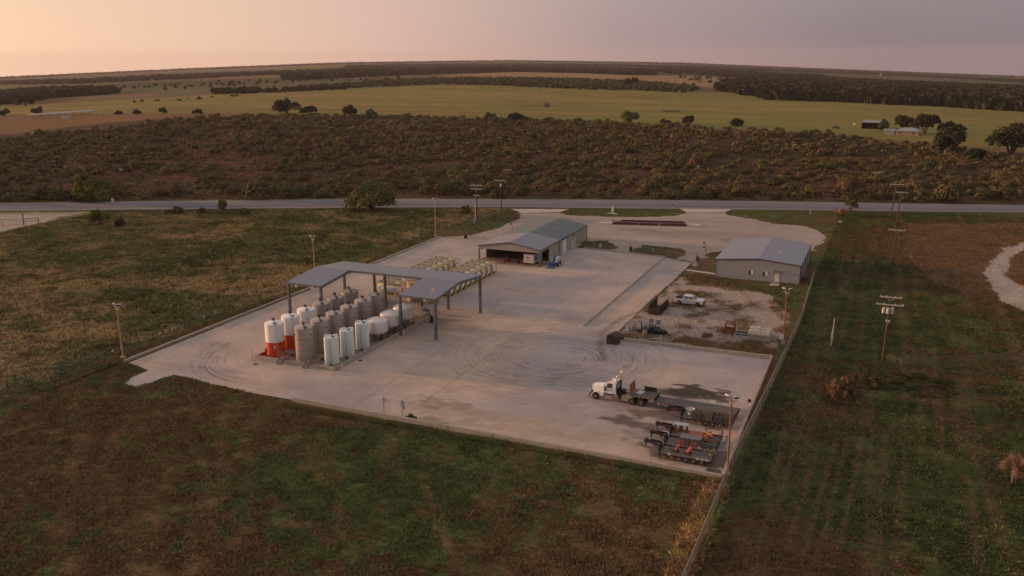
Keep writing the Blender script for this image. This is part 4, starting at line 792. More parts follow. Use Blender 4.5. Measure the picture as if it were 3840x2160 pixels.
mb=MB()
def on(a,b,s,tt,off): return None
mb.quad((1.38,-.78,1.36),(1.38,.78,1.36),(.75,.68,1.84),(.75,-.68,1.84))
for p in range(1): pass
for s in (-1,1):
    mb.add([(1.12,s*.893,1.36),(.62,s*.775,1.80),(.0,s*.775,1.81),(.0,s*.893,1.36)],[(0,1,2,3)]); mb.add([(-.08,s*.893,1.36),(-.08,s*.775,1.81),(-.92,s*.775,1.81),(-1.0,s*.893,1.36)],[(0,1,2,3)])
for i in range(len(mb.v)):
    x,y,z=mb.v[i]; mb.v[i]=(x+(.05 if abs(y)<.8 and z<1.9 and x>.7 and i<4 else 0),y*1.012,z+(.02 if i<4 else 0))
build('window_glass',mb,M['glass'],cab)
mb=MB(); mb.box(-2.75,-1.22,-.80,.80,1.282,1.30); build('bed_floor',mb,M['black'],t)
mb=MB(); mb.box(-2.1,-1.3,-.7,.7,1.301,1.62); mb.box(-2.6,-2.2,-.5,.3,1.301,1.5); build('bed_load',mb,M['blacks'],t)
for x in (-1.8,1.85):
    for s in (-1,1): wheel(t,x,s*.86,.42,.42,.27,s)
for s in (-1,1):
    mb=MB(); mb.box(2.80,2.87,s*.8-.14,s*.8+.14,.82,1.0); build('headlight',mb,M['lamp'],t)
    mb=MB(); mb.box(-2.87,-2.80,s*.86-.08,s*.86+.1,.85,1.15); build('tail_light',mb,M['red'],t)
    mb=MB(); mb.box(1.0,1.2,s*.95+(-.05 if s<0 else 0),s*1.15,1.35,1.55); build('mirror',mb,M['silver'],t,bevel=.02)
mb=MB(); mb.box(2.83,2.90,-.62,.62,.70,1.02); mb.box(2.8,2.95,-.95,.95,.42,.56); mb.box(-2.95,-2.83,-.9,.9,.45,.62); mb.box(1.352,1.36,0,0.01,1,1.01); build('grille_and_bumpers',mb,M['blacks'],t)
mb=MB()
for x in (-.02,-1.13): mb.box(x,x+.012,-.984,-.981,.5,1.25)
mb.box(1.2,1.212,-.984,-.981,.5,1.25); mb.box(-.25,-.1,-.995,-.981,1.05,1.09); mb.box(.85,1.0,-.995,-.981,1.05,1.09); build('door_seam',mb,M['black'],body)

# ------------------------------------------------------------------ dirt lot objects
t=thing('open_roll_off','rusty brown open roll off container with its end gone, beside the dirt lot edge','skip',(-38.4,160.6,0),R_(-1))
mb=MB(); mb.box(-1.1,1.1,-3,3,.15,.25); 
for s in (-1,1):
    mb.box(s*1.1-.04,s*1.1+.04,-3,3,.1,1.75)
    for k in range(9): mb.box(s*1.15-.05*(s<0)+0,s*1.15+.05*(s>0)+0.001,-2.9+.7*k,-2.8+.7*k,.1,1.7)
    mb.box(s*1.12-.07,s*1.12+.07,-3,3,1.75,1.85)
mb.box(-1.1,1.1,-3.05,-2.97,.1,1.35); mb.box(-.95,-.6,-3.15,-3.05,.1,1.3); mb.box(.6,.95,-3.15,-3.05,.1,1.3); build('skip_body',mb,M['rustdark'],t)
mb=MB(); mb.M=Matrix.Translation((-1.1,3,0))@Matrix.Rotation(R_(12),4,'Z'); mb.box(-.04,.04,0,2.2,.1,1.75); build('gate',mb,M['rustdark'],t,'swung open end gate')
t=thing('small_shed','small dark brown storage box with a pitched lid on the concrete corner','storage box',(-41.6,137.5,.05),R_(-3))
mb=MB(); mb.prism([(0,0),(1.9,0),(1.9,1.35),(.95,1.75),(0,1.35)],0,1.9); build('box',mb,M['brownbox'],t)
mb=MB(); slab(mb,[(-.1,-.1,1.36),(.95,-.1,1.82),(.95,2.0,1.82),(-.1,2.0,1.36)],.06); slab(mb,[(.95,-.1,1.82),(2.0,-.1,1.36),(2.0,2.0,1.36),(.95,2.0,1.82)],.06); build('lid',mb,mat('dark_brown_roof',(.07,.05,.045),.8,var=.2),t)
mb=MB(); mb.box(.55,.65,-.012,-.002,.55,.67); build('sticker',mb,M['trimw'],t); mb=MB(); mb.cyl((1.6,1.0,1.6),(1.6,1.0,2.3),.02); build('antenna',mb,M['blacks'],t)
# pump set
def pump_piece(nm,lab,cat,x,y): return thing(nm,lab,cat,(x,y,0))
t=thing('engine_pump_skid','black engine driven pump skid with grey radiator panels on the dirt lot','pump skid',(-36.7,145.9,0),R_(3))
mb=MB(); mb.box(-1.6,3.2,-.5,.9,.05,.22); mb.bar((-1.2,.9,.5),(.6,.4,.55),.12); mb.bar((-1.2,.5,.3),(-1.2,.5,.9),.1); build('skid_base',mb,M['blacks'],t)
mb=MB(); mb.box(.1,1.4,-.35,.6,.22,.95); mb.box(.4,1.1,-.2,.45,.95,1.25); mb.cyl((1.4,.1,.6),(2.6,.1,.6),.38,n=20); mb.cyl((2.75,.1,.55),(3.1,.1,.55),.42,n=20); mb.cyl((3.15,.1,.5),(3.5,.1,.5),.3,n=16); build('engine',mb,mat('greasy_black',(.02,.022,.03),.4,var=.4,scale=4),t)
mb=MB(); mb.rev((-.35,-.55,.42),(0,-1,0),[(0,.42),(.1,.42),(.15,.3),(.12,.15)],22); mb.prism([(-.8,0),(.1,0),(-.2,.35),(-.5,.35)],-.66,-.6); build('pump_casing',mb,mat('pale_pump',(.27,.25,.22),.6,var=.2,scale=3),t)
mb=MB(); mb.rev((2.0,-.29,.62),(0,-1,0),[(0,.1),(.02,.1)],12); build('cap',mb,M['orange'],t)
for x,y,z0,nm in ((-.15,2.1,1.4,0),(1.15,1.9,1.35,0),(.2,.75,.9,0)):
    mb=MB(); mb.box(x,x+.75,y,y+.12,z0-.15,z0+.75); p=build('radiator_panel',mb,M['deckgrey'],t); mb=MB(); mb.box(x-.02,x+.77,y-.02,y+.14,z0+.752,z0+.8); build('cap_strip',mb,M['trimw'],p)
mb=MB()
for x,y,z in ((-.1,2.15,1.25),(.6,2.15,1.25),(1.2,1.95,1.2),(1.85,1.95,1.2)): mb.bar((x,y,0),(x,y,z),.05)
build('panel_leg',mb,M['steel'],t)
mb=MB(); mb.cyl((1.7,.9,.2),(1.7,.9,1.15),.22,n=14); mb.cyl((1.2,.85,.5),(1.2,.85,1.6),.08); mb.pipe([(-.4,.9,.3),(-.4,.9,1.3),(-.1,.9,1.5),(.2,.9,1.2)],.05); build('filter_and_pipes',mb,M['blacks'],t)
t=thing('control_cabinet','upright white fronted control cabinet standing among the pumps','control cabinet',(-38.3,146.3,0),R_(3))
mb=MB(); mb.box(-.32,.40,.0,.5,.3,1.75); mb.box(-.5,1.0,-.1,.9,.05,.3); build('cabinet',mb,M['blacks'],t); mb=MB(); mb.box(-.28,.28,-.03,-.002,.45,1.72); p=build('front_panel',mb,M['trimw'],t,bevel=.01); mb=MB(); mb.box(-.12,.12,-.036,-.031,1.25,1.36); mb.cyl((-.02,-.036,.7),(-.02,-.030,.7),.14); build('gauge',mb,M['black'],p)
mb=MB(); mb.pipe([(.7,.4,.3),(.7,.4,1.0),(.95,.4,1.0),(.95,.4,.3)],.05); build('pipe_loop',mb,M['blacks'],t)
for i,(x,y,l) in enumerate(((-39.9,145.7,'grey flanged valve assembly at the left end of the pump set'),(-39.2,146.6,'grey valve bodies standing behind the left end of the pump set'))):
    t=thing('valve_assembly',l,'valve',(x,y,0)); mb=MB(); mb.rev((0,0,0),(0,0,1),[(0,.3),(.08,.3),(.1,.18),(.4,.24),(.6,.16),(.62,.26),(.7,.26),(.72,.06),(1.0+.2*i,.06),(1.02+.2*i,.18),(1.06+.2*i,.18)],14); build('valve_body',mb,M['steel'],t); mb=MB(); mb.rev((.55,.1,0),(0,0,1),[(0,.22),(.2,.26),(.5,.15),(.9,.08),(.92,.16),(.96,.16)],14); build('second_valve',mb,M['steel'],t)
t=thing('wire_cage','low blue grey wire cage holding brown scrap on the dirt lot','cage',(-31.5,152.0,0),R_(-4))
mb=MB(); X_,Y_,Z_=1.45,.9,.85
for x in (-X_,0,X_):
    for y in (-Y_,Y_): mb.bar((x,y,0),(x,y,Z_),.05)
for z in (.03,.45,Z_):
    for y in (-Y_,Y_): mb.bar((-X_,y,z),(X_,y,z),.04)
    for x in (-X_,X_): mb.bar((x,-Y_,z),(x,Y_,z),.04)
build('cage_frame',mb,mat('faded_blue_steel',(.22,.25,.28),.6,var=.15),t)
mb=MB(); rd=random.Random(3)
for i in range(26): mb.M=Matrix.Translation((rd.uniform(-1.2,1.2),rd.uniform(-.7,.7),rd.uniform(.1,.4)))@Matrix.Rotation(rd.uniform(0,3),4,'Z')@Matrix.Rotation(rd.uniform(-.6,.6),4,'X'); mb.cb((0,0,0),(rd.uniform(.15,.5),rd.uniform(.1,.35),rd.uniform(.08,.3)))
mb.M=None; build('scrap',mb,M['rust'],t)
t=thing('red_stand','tall red steel frame stand with a solid middle panel on the dirt lot','steel stand',(-23.3,150.9,0),R_(-3))
mb=MB()
for y,z in ((-.3,1.95),(.45,2.2)):
    for x in (-.78,.78): mb.bar((x,y,0),(x,y,z),.13)
    mb.bar((-.78,y,z-.04),(.78,y,z-.04),.13); mb.bar((-.78,y,.72),(.78,y,.72),.07)
for x in (-.78,.78): mb.bar((x,-.3,1.3),(x,.45,1.3),.07)
mb.bar((-.78,-.3,.3),(-.35,-.3,.72),.06); mb.bar((.78,-.3,.3),(.35,-.3,.72),.06); build('frame',mb,M['orange'],t); mb=MB(); mb.box(-.74,.74,-.33,-.27,.85,1.42); build('panel',mb,M['orange'],t); mb=MB(); mb.box(-.7,.7,.0,.35,1.40,1.50); build('pale_tray',mb,M['canwhite'],t)
t=thing('tank_basin','concrete basin with two dark water filled bays','basin',(-22.3,148.8,0))
mb=MB(); mb.box(0,6.2,0,.12,0,.55); mb.box(0,6.2,3.3,3.42,0,.55); mb.box(0,.12,.12,3.3,0,.55); mb.box(6.08,6.2,.12,3.3,0,.55); mb.box(.12,6.08,1.65,1.75,0,.5); build('basin_wall',mb,M['conc'],t); mb=MB(); mb.box(.12,6.08,.12,1.65,.0,.3); mb.box(.12,6.08,1.75,3.3,0,.3); build('water',mb,mat('dark_water',(.02,.03,.04),.08,var=.1,spec=.6),t)
for i,(y,l) in enumerate(((149.7,'near one'),(151.4,'far one'))):
    t=thing('water_tank','cream horizontal ribbed tank with an open hatch in the concrete basin, '+l,'water tank',(-20.0,y,.3),0,'cream ribbed tanks in the basin')
    mb=MB(); 
    prof=[(0,.2),(.05,.45),(.15,.68)]
    for k in range(5): a=.15+.7*k; prof+=[(a+.06,.76),(a+.6,.76),(a+.64,.71),(a+.70,.71)]
    prof+=[(3.75,.66),(3.82,.4)]
    mb.rev((0,0,.72),(1,0,0),prof,8); build('shell',mb,mat('cream_plastic',(.46,.40,.33),.6,var=.08),t,smooth=False)
    mb=MB(); mb.rev((1.9,0,1.42),(0,0,1),[(0,.3),(.16,.3),(.17,.24),(.05,.24)],16); h=build('hatch_ring',mb,M['canwhite'],t); mb=MB(); mb.cyl((1.9,0,1.50),(1.9,0,1.56),.23,n=16); build('hatch_opening',mb,M['black'],h)
for x,y,hh,l in ((-15.0,150.2,1.5,'narrow grey meter box on a post left of the rusty light mast'),(-14.35,148.7,1.7,'white electrical cabinet behind the rusty light mast')):
    t=thing('electrical_box',l,'electrical box',(x,y,0)); mb=MB(); wd=.2 if hh<1.6 else .38; mb.box(-wd,wd,-.15,.15,hh-.95,hh); build('cabinet',mb,M['canwhite'],t,bevel=.02); mb=MB(); mb.bar((-wd*.6,0,0),(-wd*.6,0,hh-.9),.07); mb.bar((wd*.6,0,0),(wd*.6,0,hh-.9),.07); build('support',mb,M['steel'],t)
pl=[((2395,1275),(2480,1272),'left'),((2450,1284),(2525,1276),'middle'),((2440,1272),(2480,1269),'rear')]
for i,(a,b,l) in enumerate(pl):
    a=gp(*a);b=gp(*b); t=thing('loose_pipe','pale blue pipe lying in the weeds by the kerb wall, %s of three'%l,'pipe',(a[0],a[1],.12)); dx,dy=b[0]-a[0],b[1]-a[1]; mb=MB(); mb.pipe([(0,0,0),(dx,dy,0),(dx,dy,.45)],.07); mb.cyl((0,0,-.02),(dx*.02,dy*.02,0),.12); build('pipe',mb,M['pipew'],t); mb=MB(); mb.cyl((dx*.5,dy*.5-.0,0),(dx*.54,dy*.54,0),.12); build('flange',mb,M['steel'],t)
for p,l in (((2840,1216),'left'),((2868,1218),'right')): pass
rk=[((2648,1228),'left of two pale blocks on the dirt'),((2668,1230),'right of two pale blocks on the dirt')]
for p,l in rk: x,y=gp(*p); mb=MB(); mb.prism([(0,0),(.5,0),(.42,.3),(.1,.34)],-.15,.2); tag(build('concrete_block',mb,M['conc'],loc=(x,y,0)),'small concrete rubble block, '+l,'rubble')

# ------------------------------------------------------------------ semi truck (faces -X) and step deck trailer
t=thing('semi_truck','white conventional semi tractor coupled to the long flatbed','semi truck',(-33.2,113.85,.05),R_(-1.0))
mb=MB(); mb.box(-3.1,5.2,-.45,-.3,.75,1.0); mb.box(-3.1,5.2,.3,.45,.75,1.0)
for x in (-2.3,-.5,1.2,3.0,4.4): mb.box(x-.08,x+.08,-.3,.3,.78,.97)
build('chassis_frame',mb,M['blacks'],t)
mb=MB()
hood=[(-3.05,-.62,1.05),(-3.05,.62,1.05),(-3.05,.62,1.90),(-3.05,-.62,1.90),(-1.15,-.82,1.05),(-1.15,.82,1.05),(-1.15,.78,2.12),(-1.15,-.78,2.12)]
mb.add(hood,[(0,3,2,1),(4,5,6,7),(0,1,5,4),(3,7,6,2),(0,4,7,3),(1,2,6,5)]); build('hood',mb,M['truckwhite'],t,bevel=.12)
mb=MB(); mb.box(-3.12,-3.06,-.55,.55,1.0,1.85); build('grille',mb,M['chrome'],t)
mb=MB(); mb.box(-3.42,-3.2,-1.2,1.2,.45,.85); build('bumper',mb,M['chrome'],t,bevel=.04)
for s in (-1,1):
    mb=MB(); pr=[]
    for i in range(11): a=math.pi*i/10; pr.append((-2.25-.68*math.cos(a),.62+.62*math.sin(a)*1.0))
    outer=pr; inner=[(-2.25+(x+2.25)*.9,.62+(z-.62)*.9) for x,z in pr]
    for i in range(10):
        for (p,q) in ((outer,inner),): mb.add([(p[i][0],s*.72,p[i][1]),(p[i+1][0],s*.72,p[i+1][1]),(p[i+1][0],s*1.22,p[i+1][1]),(p[i][0],s*1.22,p[i][1]),(q[i][0],s*.72,q[i][1]),(q[i+1][0],s*.72,q[i+1][1]),(q[i+1][0],s*1.22,q[i+1][1]),(q[i][0],s*1.22,q[i][1])],[(0,1,2,3),(7,6,5,4),(3,2,6,7),(0,4,5,1)])
    mb.box(-1.62,-1.15,min(s*.75,s*1.2),max(s*.75,s*1.2),.75,1.2)
    build('front_fender',mb,M['truckwhite'],t)
    mb=MB(); mb.rev((-3.15,s*.98,1.2),(-1,0,0),[(-.12,.1),(0,.14),(.05,.12)],14); build('headlight',mb,M['chrome'],t)
    wheel(t,-2.25,s*1.02,.52,.52,.30,s)
    mb=MB(); mb.cyl((.72,s*1.02,.9),(.72,s*1.02,2.6),.10,n=14); mb.cyl((.72,s*1.02,2.6),(.72,s*1.02,3.75),.07,n=14); mb.cyl((.72,s*1.02,3.75),(.86,s*1.02,3.98),.075,n=14); build('exhaust_stack',mb,M['chrome'],t,smooth=True)
    mb=MB(); mb.cyl((.72,s*1.02,1.35),(.72,s*1.02,2.6),.14,n=14); build('heat_shield',mb,M['rim'],t,smooth=True)
    mb=MB(); mb.box(-.95,.1,min(s*.82,s*1.15),max(s*.82,s*1.15),.42,.85); build('step_box',mb,M['chrome'],t,bevel=.03)
    mb=MB(); mb.bar((-1.0,s*1.05,1.5),(-1.0,s*1.3,1.5),.03); mb.bar((-1.0,s*1.3,1.4),(-1.0,s*1.3,2.35),.04); mb.box(-1.05,-.95,min(s*1.2,s*1.36),max(s*1.2,s*1.36),1.75,2.3); build('mirror',mb,M['chrome'],t)
    mb=MB(); mb.rev((-.95,s*.9,1.45),(0,0,1),[(0,.17),(.55,.17),(.6,.1)],14); build('air_cleaner',mb,M['rim'],t,smooth=True)
cabv=[(-1.15,-.95,1.1),(-1.15,.95,1.1),(.62,.98,1.1),(.62,-.98,1.1),(-1.12,-.93,2.0),(-1.12,.93,2.0),(-.75,.85,2.78),(-.75,-.85,2.78),(.55,-.88,2.9),(.55,.88,2.9),(.62,.96,2.0),(.62,-.96,2.0)]
mb=MB(); mb.add(cabv,[(0,1,2,3),(0,4,5,1),(4,7,6,5),(7,8,9,6),(8,11,10,9),(11,3,2,10),(0,3,11,4),(4,11,8,7),(1,5,10,2),(5,6,9,10)]); cab=build('cab',mb,M['truckwhite'],t,bevel=.06)
mb=MB()
mb.add([(-1.11,-.78,2.1),(-1.11,.78,2.1),(-.82,.74,2.68),(-.82,-.74,2.68)],[(0,1,2,3)])
for i in range(4): x,y,z=mb.v[i]; mb.v[i]=(x-.05,y,z)
for s in (-1,1): mb.add([(-.85,s*.965,1.98),(-.62,s*.905,2.6),(.05,s*.915,2.62),(.05,s*.975,1.98)],[(0,1,2,3)])
mb.add([(.635,-.7,2.15),(.635,.7,2.15),(.60,.7,2.65),(.60,-.7,2.65)],[(0,1,2,3)]); build('window_glass',mb,M['glass'],cab)
mb=MB()
for x in (-.92,.15): mb.box(x,x+.02,-.995,-.975,1.15,1.95)
mb.box(-.92,.17,-.995,-.978,1.6,1.62); mb.box(-.1,.05,-1.02,-.98,1.78,1.83); build('door_seam',mb,M['trim'],cab)
mb=MB()
for y in (-.6,-.3,0,.3,.6): mb.cb((-.55,y,2.85),(.14,.1,.09))
mb.cyl((-.5,-.35,2.95),(-.0,-.35,2.98),.05); build('roof_light',mb,M['rust'],cab)
mb=MB(); mb.box(1.5,3.2,-1.2,-.5,.42,1.15); mb.box(1.5,3.2,.5,1.2,.42,1.15); build('tool_box',mb,mat('dull_aluminium',(.36,.31,.25),.4,metal=.6,var=.1),t,bevel=.03)
mb=MB(); mb.box(1.0,3.4,-.5,.5,1.0,1.06); build('deck_plate',mb,M['deckgrey'],t)
mb=MB(); mb.rev((.9,0,1.1),(0,0,1),[(0,.4),(.4,.4),(.7,.25),(.95,.12)],14); mb.box(1.2,1.7,-.4,.4,1.06,1.7); mb.cyl((1.15,-.75,.6),(1.15,-.75,1.1),.25,n=12); build('hydraulic_unit',mb,M['blacks'],t,smooth=True)
mb=MB()
for yo in (-.2,0,.2):
    pts=[(1.7+i*.18,yo+.1*math.sin(i),1.5+.35*math.sin(i*.5)-.05*i) for i in range(8)]; mb.pipe(pts,.025,6)
build('air_hose',mb,M['red'],t)
for x in (3.05,4.4):
    for s in (-1,1): wheel(t,x,s*.98,.52,.52,.52,s)
for s in (-1,1):
    mb=MB()
    for i in range(9):
        a0=math.pi*(i)/9*.62+.0; a1=math.pi*(i+1)/9*.62
        p=lambda a,r:(3.05-r*math.cos(a),.52+r*math.sin(a))
        x0,z0=p(a0,.60);x1,z1=p(a1,.60); mb.add([(x0,s*.7,z0),(x1,s*.7,z1),(x1,s*1.24,z1),(x0,s*1.24,z0)],[(0,1,2,3)])
    build('drive_fender',mb,M['chrome'],t,smooth=True)
t=thing('step_deck_trailer','long step deck flatbed trailer with grey plank deck behind the white tractor','flatbed trailer',(-30.3,113.85,.05),R_(-2.0))
mb=MB(); mb.box(0,3.35,-1.28,1.28,1.42,1.52); mb.box(3.36,14.4,-1.28,1.28,.92,1.02); build('deck',mb,M['wood'],t)
mb=MB(); mb.box(.0,3.4,-1.32,-1.28,1.30,1.5); mb.box(3.4,14.4,-1.32,-1.28,.8,1.0); mb.box(0,3.4,1.28,1.32,1.3,1.5); mb.box(3.4,14.4,1.28,1.32,.8,1.0); mb.box(0,3.4,-.5,-.3,1.0,1.42); mb.box(0,3.4,.3,.5,1.0,1.42); mb.box(3.2,14.4,-.5,-.3,.6,.92); mb.box(3.2,14.4,.3,.5,.6,.92); mb.box(3.34,3.4,-1.28,1.28,.92,1.42); mb.box(14.4,14.5,-1.3,1.3,.6,1.04); build('frame',mb,M['blacks'],t)
mb=MB(); wt=MB()
for x0,x1,z in ((.1,3.3,1.36),(3.5,14.3,.86)):
    k=0; x=x0
    while x<x1: (mb if k%2==0 else wt).box(x,min(x+.3,x1),-1.325,-1.322,z,z+.07); x+=.31; k+=1
build('reflector_tape',mb,M['red'],t,'red tape marks'); build('white_tape',wt,M['trimw'],t,'white tape marks')
mb=MB(); mb.M=Matrix.Rotation(R_(-4),4,'Y'); mb.box(-.06,.0,-1.22,1.22,1.5,2.95); build('headboard',mb,M['rust'],t); mb=MB(); mb.box(1.2,3.0,1.16,1.22,1.5,2.15); build('side_board',mb,M['rustdark'],t)
mb=MB(); mb.add([(.3,-.2,1.53),(1.2,-.6,1.53),(1.5,.7,1.53),(.6,1.1,1.53),(.8,.2,1.62)],[(0,1,4),(1,2,4),(2,3,4),(3,0,4)]); build('plastic_sheet',mb,M['canwhite'],t)
for x in (12.2,13.4):
    for s in (-1,1): wheel(t,x,s*.98,.45,.45,.5,s)
mb=MB(); mb.box(5.2,5.4,-1.1,-.95,.0,.8); mb.box(5.2,5.4,.95,1.1,.0,.8); mb.box(5.0,5.6,-1.2,-.85,.0,.05); build('landing_leg',mb,M['blacks'],t)
mb=MB()
for x in (4,4.9,6.2): mb.rev((x,-1.1,.72),(0,-1,0),[(0,.12),(.15,.12)],12)
build('strap_winch',mb,M['armgrey'],t)

# gooseneck trailers, all nose to -X
def gooseneck(y,label,zn,marks_=None,plain=False):
    t=thing('gooseneck_trailer',label,'gooseneck trailer',(-22.5,y,.05),0,'gooseneck trailers nosed left in the near corner')
    mb=MB(); mb.box(0,6.1,-1.15,1.15,.76,.82); build('deck',mb,M['wood'],t)
    mb=MB(); mb.box(0,6.1,-1.2,-1.15,.6,.84); mb.box(0,6.1,1.15,1.2,.6,.84); mb.box(6.1,6.2,-1.2,1.2,.6,.84); mb.box(-.1,0,-1.2,1.2,.6,.84)
    for x in np.arange(.5,6,.8): mb.box(x,x+.06,-1.1,1.1,.62,.74)
    mb.box(0,6,-.5,-.35,.45,.62); mb.box(0,6,.35,.5,.45,.62); build('frame',mb,M['blacks'],t)
    mb=MB()
    for s in (-1,1):
        mb.bar((.0,s*.5,.5),(-.15,s*.45,1.55),.12,.22); mb.bar((-.15,s*.45,1.55),(-1.4,s*.22,1.72),.12,.26)
        mb.bar((.0,s*.5,.7),(-.9,s*.3,1.55),.06,.1)
    mb.bar((-1.3,0,1.70),(-2.0,0,1.62),.45,.3); mb.bar((-1.95,0,1.75),(-1.95,0,.95),.13); mb.bar((-.15,-.45,1.5),(-.15,.45,1.5),.12,.15); mb.bar((-.8,-.32,1.62),(-.8,.32,1.62),.08,.1); build('gooseneck',mb,M['blacks'],t)
    mb=MB(); mb.rev((-1.95,-.26,1.72),(0,1,0),[(0,.18),(.02,.24),(.5,.24),(.52,.18)],14); build('nose_cover',mb,M['rustdark'],t)
    mb=MB(); mb.bar((.0,-1.05,.0),(.0,-1.05,.9),.1); mb.bar((.0,1.05,.0),(.0,1.05,.9),.1); build('jack_leg',mb,M['blacks'],t)
    for x in (3.1,4.05):
        for s in (-1,1): wheel(t,x,s*.98,.40,.40,.25,s)
    mb=MB()
    for x in np.arange(.3,6,.62): mb.box(x,x+.16,-1.206,-1.202,.70,.78)
    for x in np.arange(-1.3,-.2,.22): mb.box(x,x+.12,-.40-.0,-.395,1.52,1.60)
    build('reflector',mb,M['red'],t)
    mb=MB()
    for x in np.arange(.6,6,.9): mb.rev((x,-1.12,.52),(0,-1,0),[(0,.07),(.14,.07)],8)
    build('strap_winch',mb,M['armgrey'],t)
    return t
gooseneck(98.4,'nearest gooseneck flatbed trailer, carrying two red hand carts',1.9)
gooseneck(101.15,'middle gooseneck trailer with stacked crates and a railed rear',1.9)
gooseneck(104.0,'farther gooseneck trailer carrying orange steel frames',1.9)
gp_=gooseneck(110.2,'gooseneck trailer loaded with grey pallet stacks next to the long flatbed',1.7)
def pallet(x,y,z,n,rz,label,m='palletg',d=(1.15,1.0),grp='wooden pallets on the trailers'):
    t=thing('pallet_stack' if n>1 else 'pallet',label,'pallet',(x,y,z),rz,grp); mb=MB()
    for k in range(n):
        zz=k*.145; 
        for j in range(6): yy=-d[0]/2+d[0]*j/5; mb.cb((yy,0,zz+.125),(.11,d[1],.025))
        for s in (-1,0,1): mb.cb((0,s*(d[1]/2-.06),zz+.07),(d[0],.08,.085))
        for j in (0,3,6): yy=-d[0]/2+d[0]*j/6; mb.cb((yy,0,zz+.015),(.10,d[1],.022))
    build('boards',mb,M[m],t); return t
for k,(x,n,l) in enumerate(((-20.4,6,'grey pallet stack nearest the trailer nose'),(-19.05,8,'second grey pallet stack, slightly browner top'),(-17.65,5,'third grey pallet stack along the trailer'),(-16.35,7,'last grey pallet stack at the trailer rear'))):
    pallet(x,109.65,.87,n,R_(random.uniform(-3,3)),l,'palletg' if k!=1 else 'palletb')
t=thing('wash_tub','pale grey tub at the front of the pallet trailer','tub',(-21.6,110.6,.87)); mb=MB(); mb.rev((0,0,0),(0,0,1),[(0,.35),(.25,.35),(.6,.55),(.75,.6),(.75,.54),(.55,.45)],18); build('tub_body',mb,M['canwhite'],t)
t=thing('panel_sheet','tan plywood sheet lying on the far side of the pallet trailer','board',(-18.9,110.8,.87)); mb=MB(); mb.box(-.7,.7,-.3,.3,0,.05); mb.box(-.6,.7,-.28,.3,.051,.10); build('board',mb,M['pallet'],t)
def crate(x,y,label):
    t=thing('crate',label,'crate',(x,y,.87),0,'grey crates on the middle gooseneck trailer'); mb=MB()
    for k in range(5): mb.box(-.62,.62,-.62,-.59,.06+.17*k,.19+.17*k); mb.box(-.62,.62,.59,.62,.06+.17*k,.19+.17*k); mb.box(-.62,-.59,-.58,.58,.06+.17*k,.19+.17*k); mb.box(.59,.62,-.58,.58,.06+.17*k,.19+.17*k)
    build('side_slat',mb,M['palletg'],t); mb=MB(); mb.box(-.64,.64,-.64,.64,.93,.98); mb.box(-.58,.58,-.58,.58,.02,.9); build('lid',mb,mat('blue_grey_sheet',(.14,.15,.18),.6,var=.2),t)
crate(-20.2,101.2,'grey slatted crate with a browner side, left one of the pair'); crate(-18.9,101.2,'grey slatted crate, right one of the pair')
pallet(-17.6,101.0,.87,2,.1,'low pile of grey pallets at the rear of the middle trailer')
t=thing('scrap_pile','heap of green and grey hose and fittings at the middle trailer rear','scrap',(-16.95,101.6,.87)); mb=MB(); rd=random.Random(8)
for i in range(22): mb.M=Matrix.Translation((rd.uniform(-.5,.4),rd.uniform(-.6,.5),rd.uniform(.05,.4)))@Matrix.Rotation(rd.uniform(0,3),4,'Z')@Matrix.Rotation(rd.uniform(-.8,.8),4,'X'); mb.cb((0,0,0),(rd.uniform(.1,.6),rd.uniform(.06,.2),rd.uniform(.05,.2)))
mb.M=None; build('scrap_pieces',mb,mat('greenish_scrap',(.13,.17,.14),.6,var=.6,scale=3),t)
pallet(-20.9,103.6,.87,1,.05,'single yellow brown pallet on the farther trailer','pallet')
t=thing('orange_table','orange steel bench frame with a pale top on the farther trailer','bench frame',(-21.5,104.6,.87)); mb=MB()
for x in (-.75,-.1,.1,.75):
    for y in (-.35,.35): mb.bar((x,y,0),(x,y,.95),.12)
mb.bar((-.75,-.35,.1),(.75,-.35,.1),.08); build('leg_frame',mb,M['orange'],t); mb=MB(); mb.box(-.9,.9,-.45,.45,.952,1.02); build('top',mb,mat('pale_blue_sheet',(.34,.37,.44),.5,var=.08),t)
t=thing('orange_grating','flat faded orange grating panel on the farther trailer','grating',(-19.2,104.4,.87)); mb=MB(); mb.box(-1.2,1.4,-.75,.75,.0,.12); mb.prism([(1.0,.12),(1.9,.12),(1.3,.5)],-.6,.5); build('panel',mb,mat('faded_orange',(.34,.12,.07),.8,var=.25,scale=3),t)
t=thing('orange_rail_frame','orange steel rail frame standing at the farther trailer rear','rail frame',(-17.4,104.0,.87)); mb=MB()
for x in (-1.0,1.1):
    for y in (-.9,.8): mb.bar((x,y,0),(x,y,.95),.1)
for y in (-.9,.8): mb.bar((-1.0,y,.92),(1.1,y,.92),.12); mb.bar((-1.0,y,.05),(1.1,y,.05),.08)
mb.bar((1.1,-.9,.92),(1.1,.8,.92),.1); mb.bar((-.4,-.9,.5),(1.1,-.9,.05),.07); build('rails',mb,M['orange'],t)
t=thing('timber_beam','bright yellow timber lying across the orange frame','timber',(-17.9,103.1,1.8)); mb=MB(); mb.bar((-.5,.2,.05),(.6,-.25,.0),.12,.08); build('beam',mb,mat('new_timber',(.55,.33,.10),.8),t)
t=thing('white_pipe','short white tube on the orange frame','tube',(-17.0,103.3,1.85)); mb=MB(); mb.cyl((-.35,0,0),(.4,-.1,0),.05); build('tube',mb,M['trimw'],t)
t=thing('trailer_ramp','black folded ramp rails at the farther trailer tail','ramp',(-16.2,103.9,.1)); mb=MB()
for y in (-1.0,1.0): mb.bar((0,y,.7),(.5,y,1.0),.06); mb.bar((.5,y,1.0),(.5,y,.1),.05)
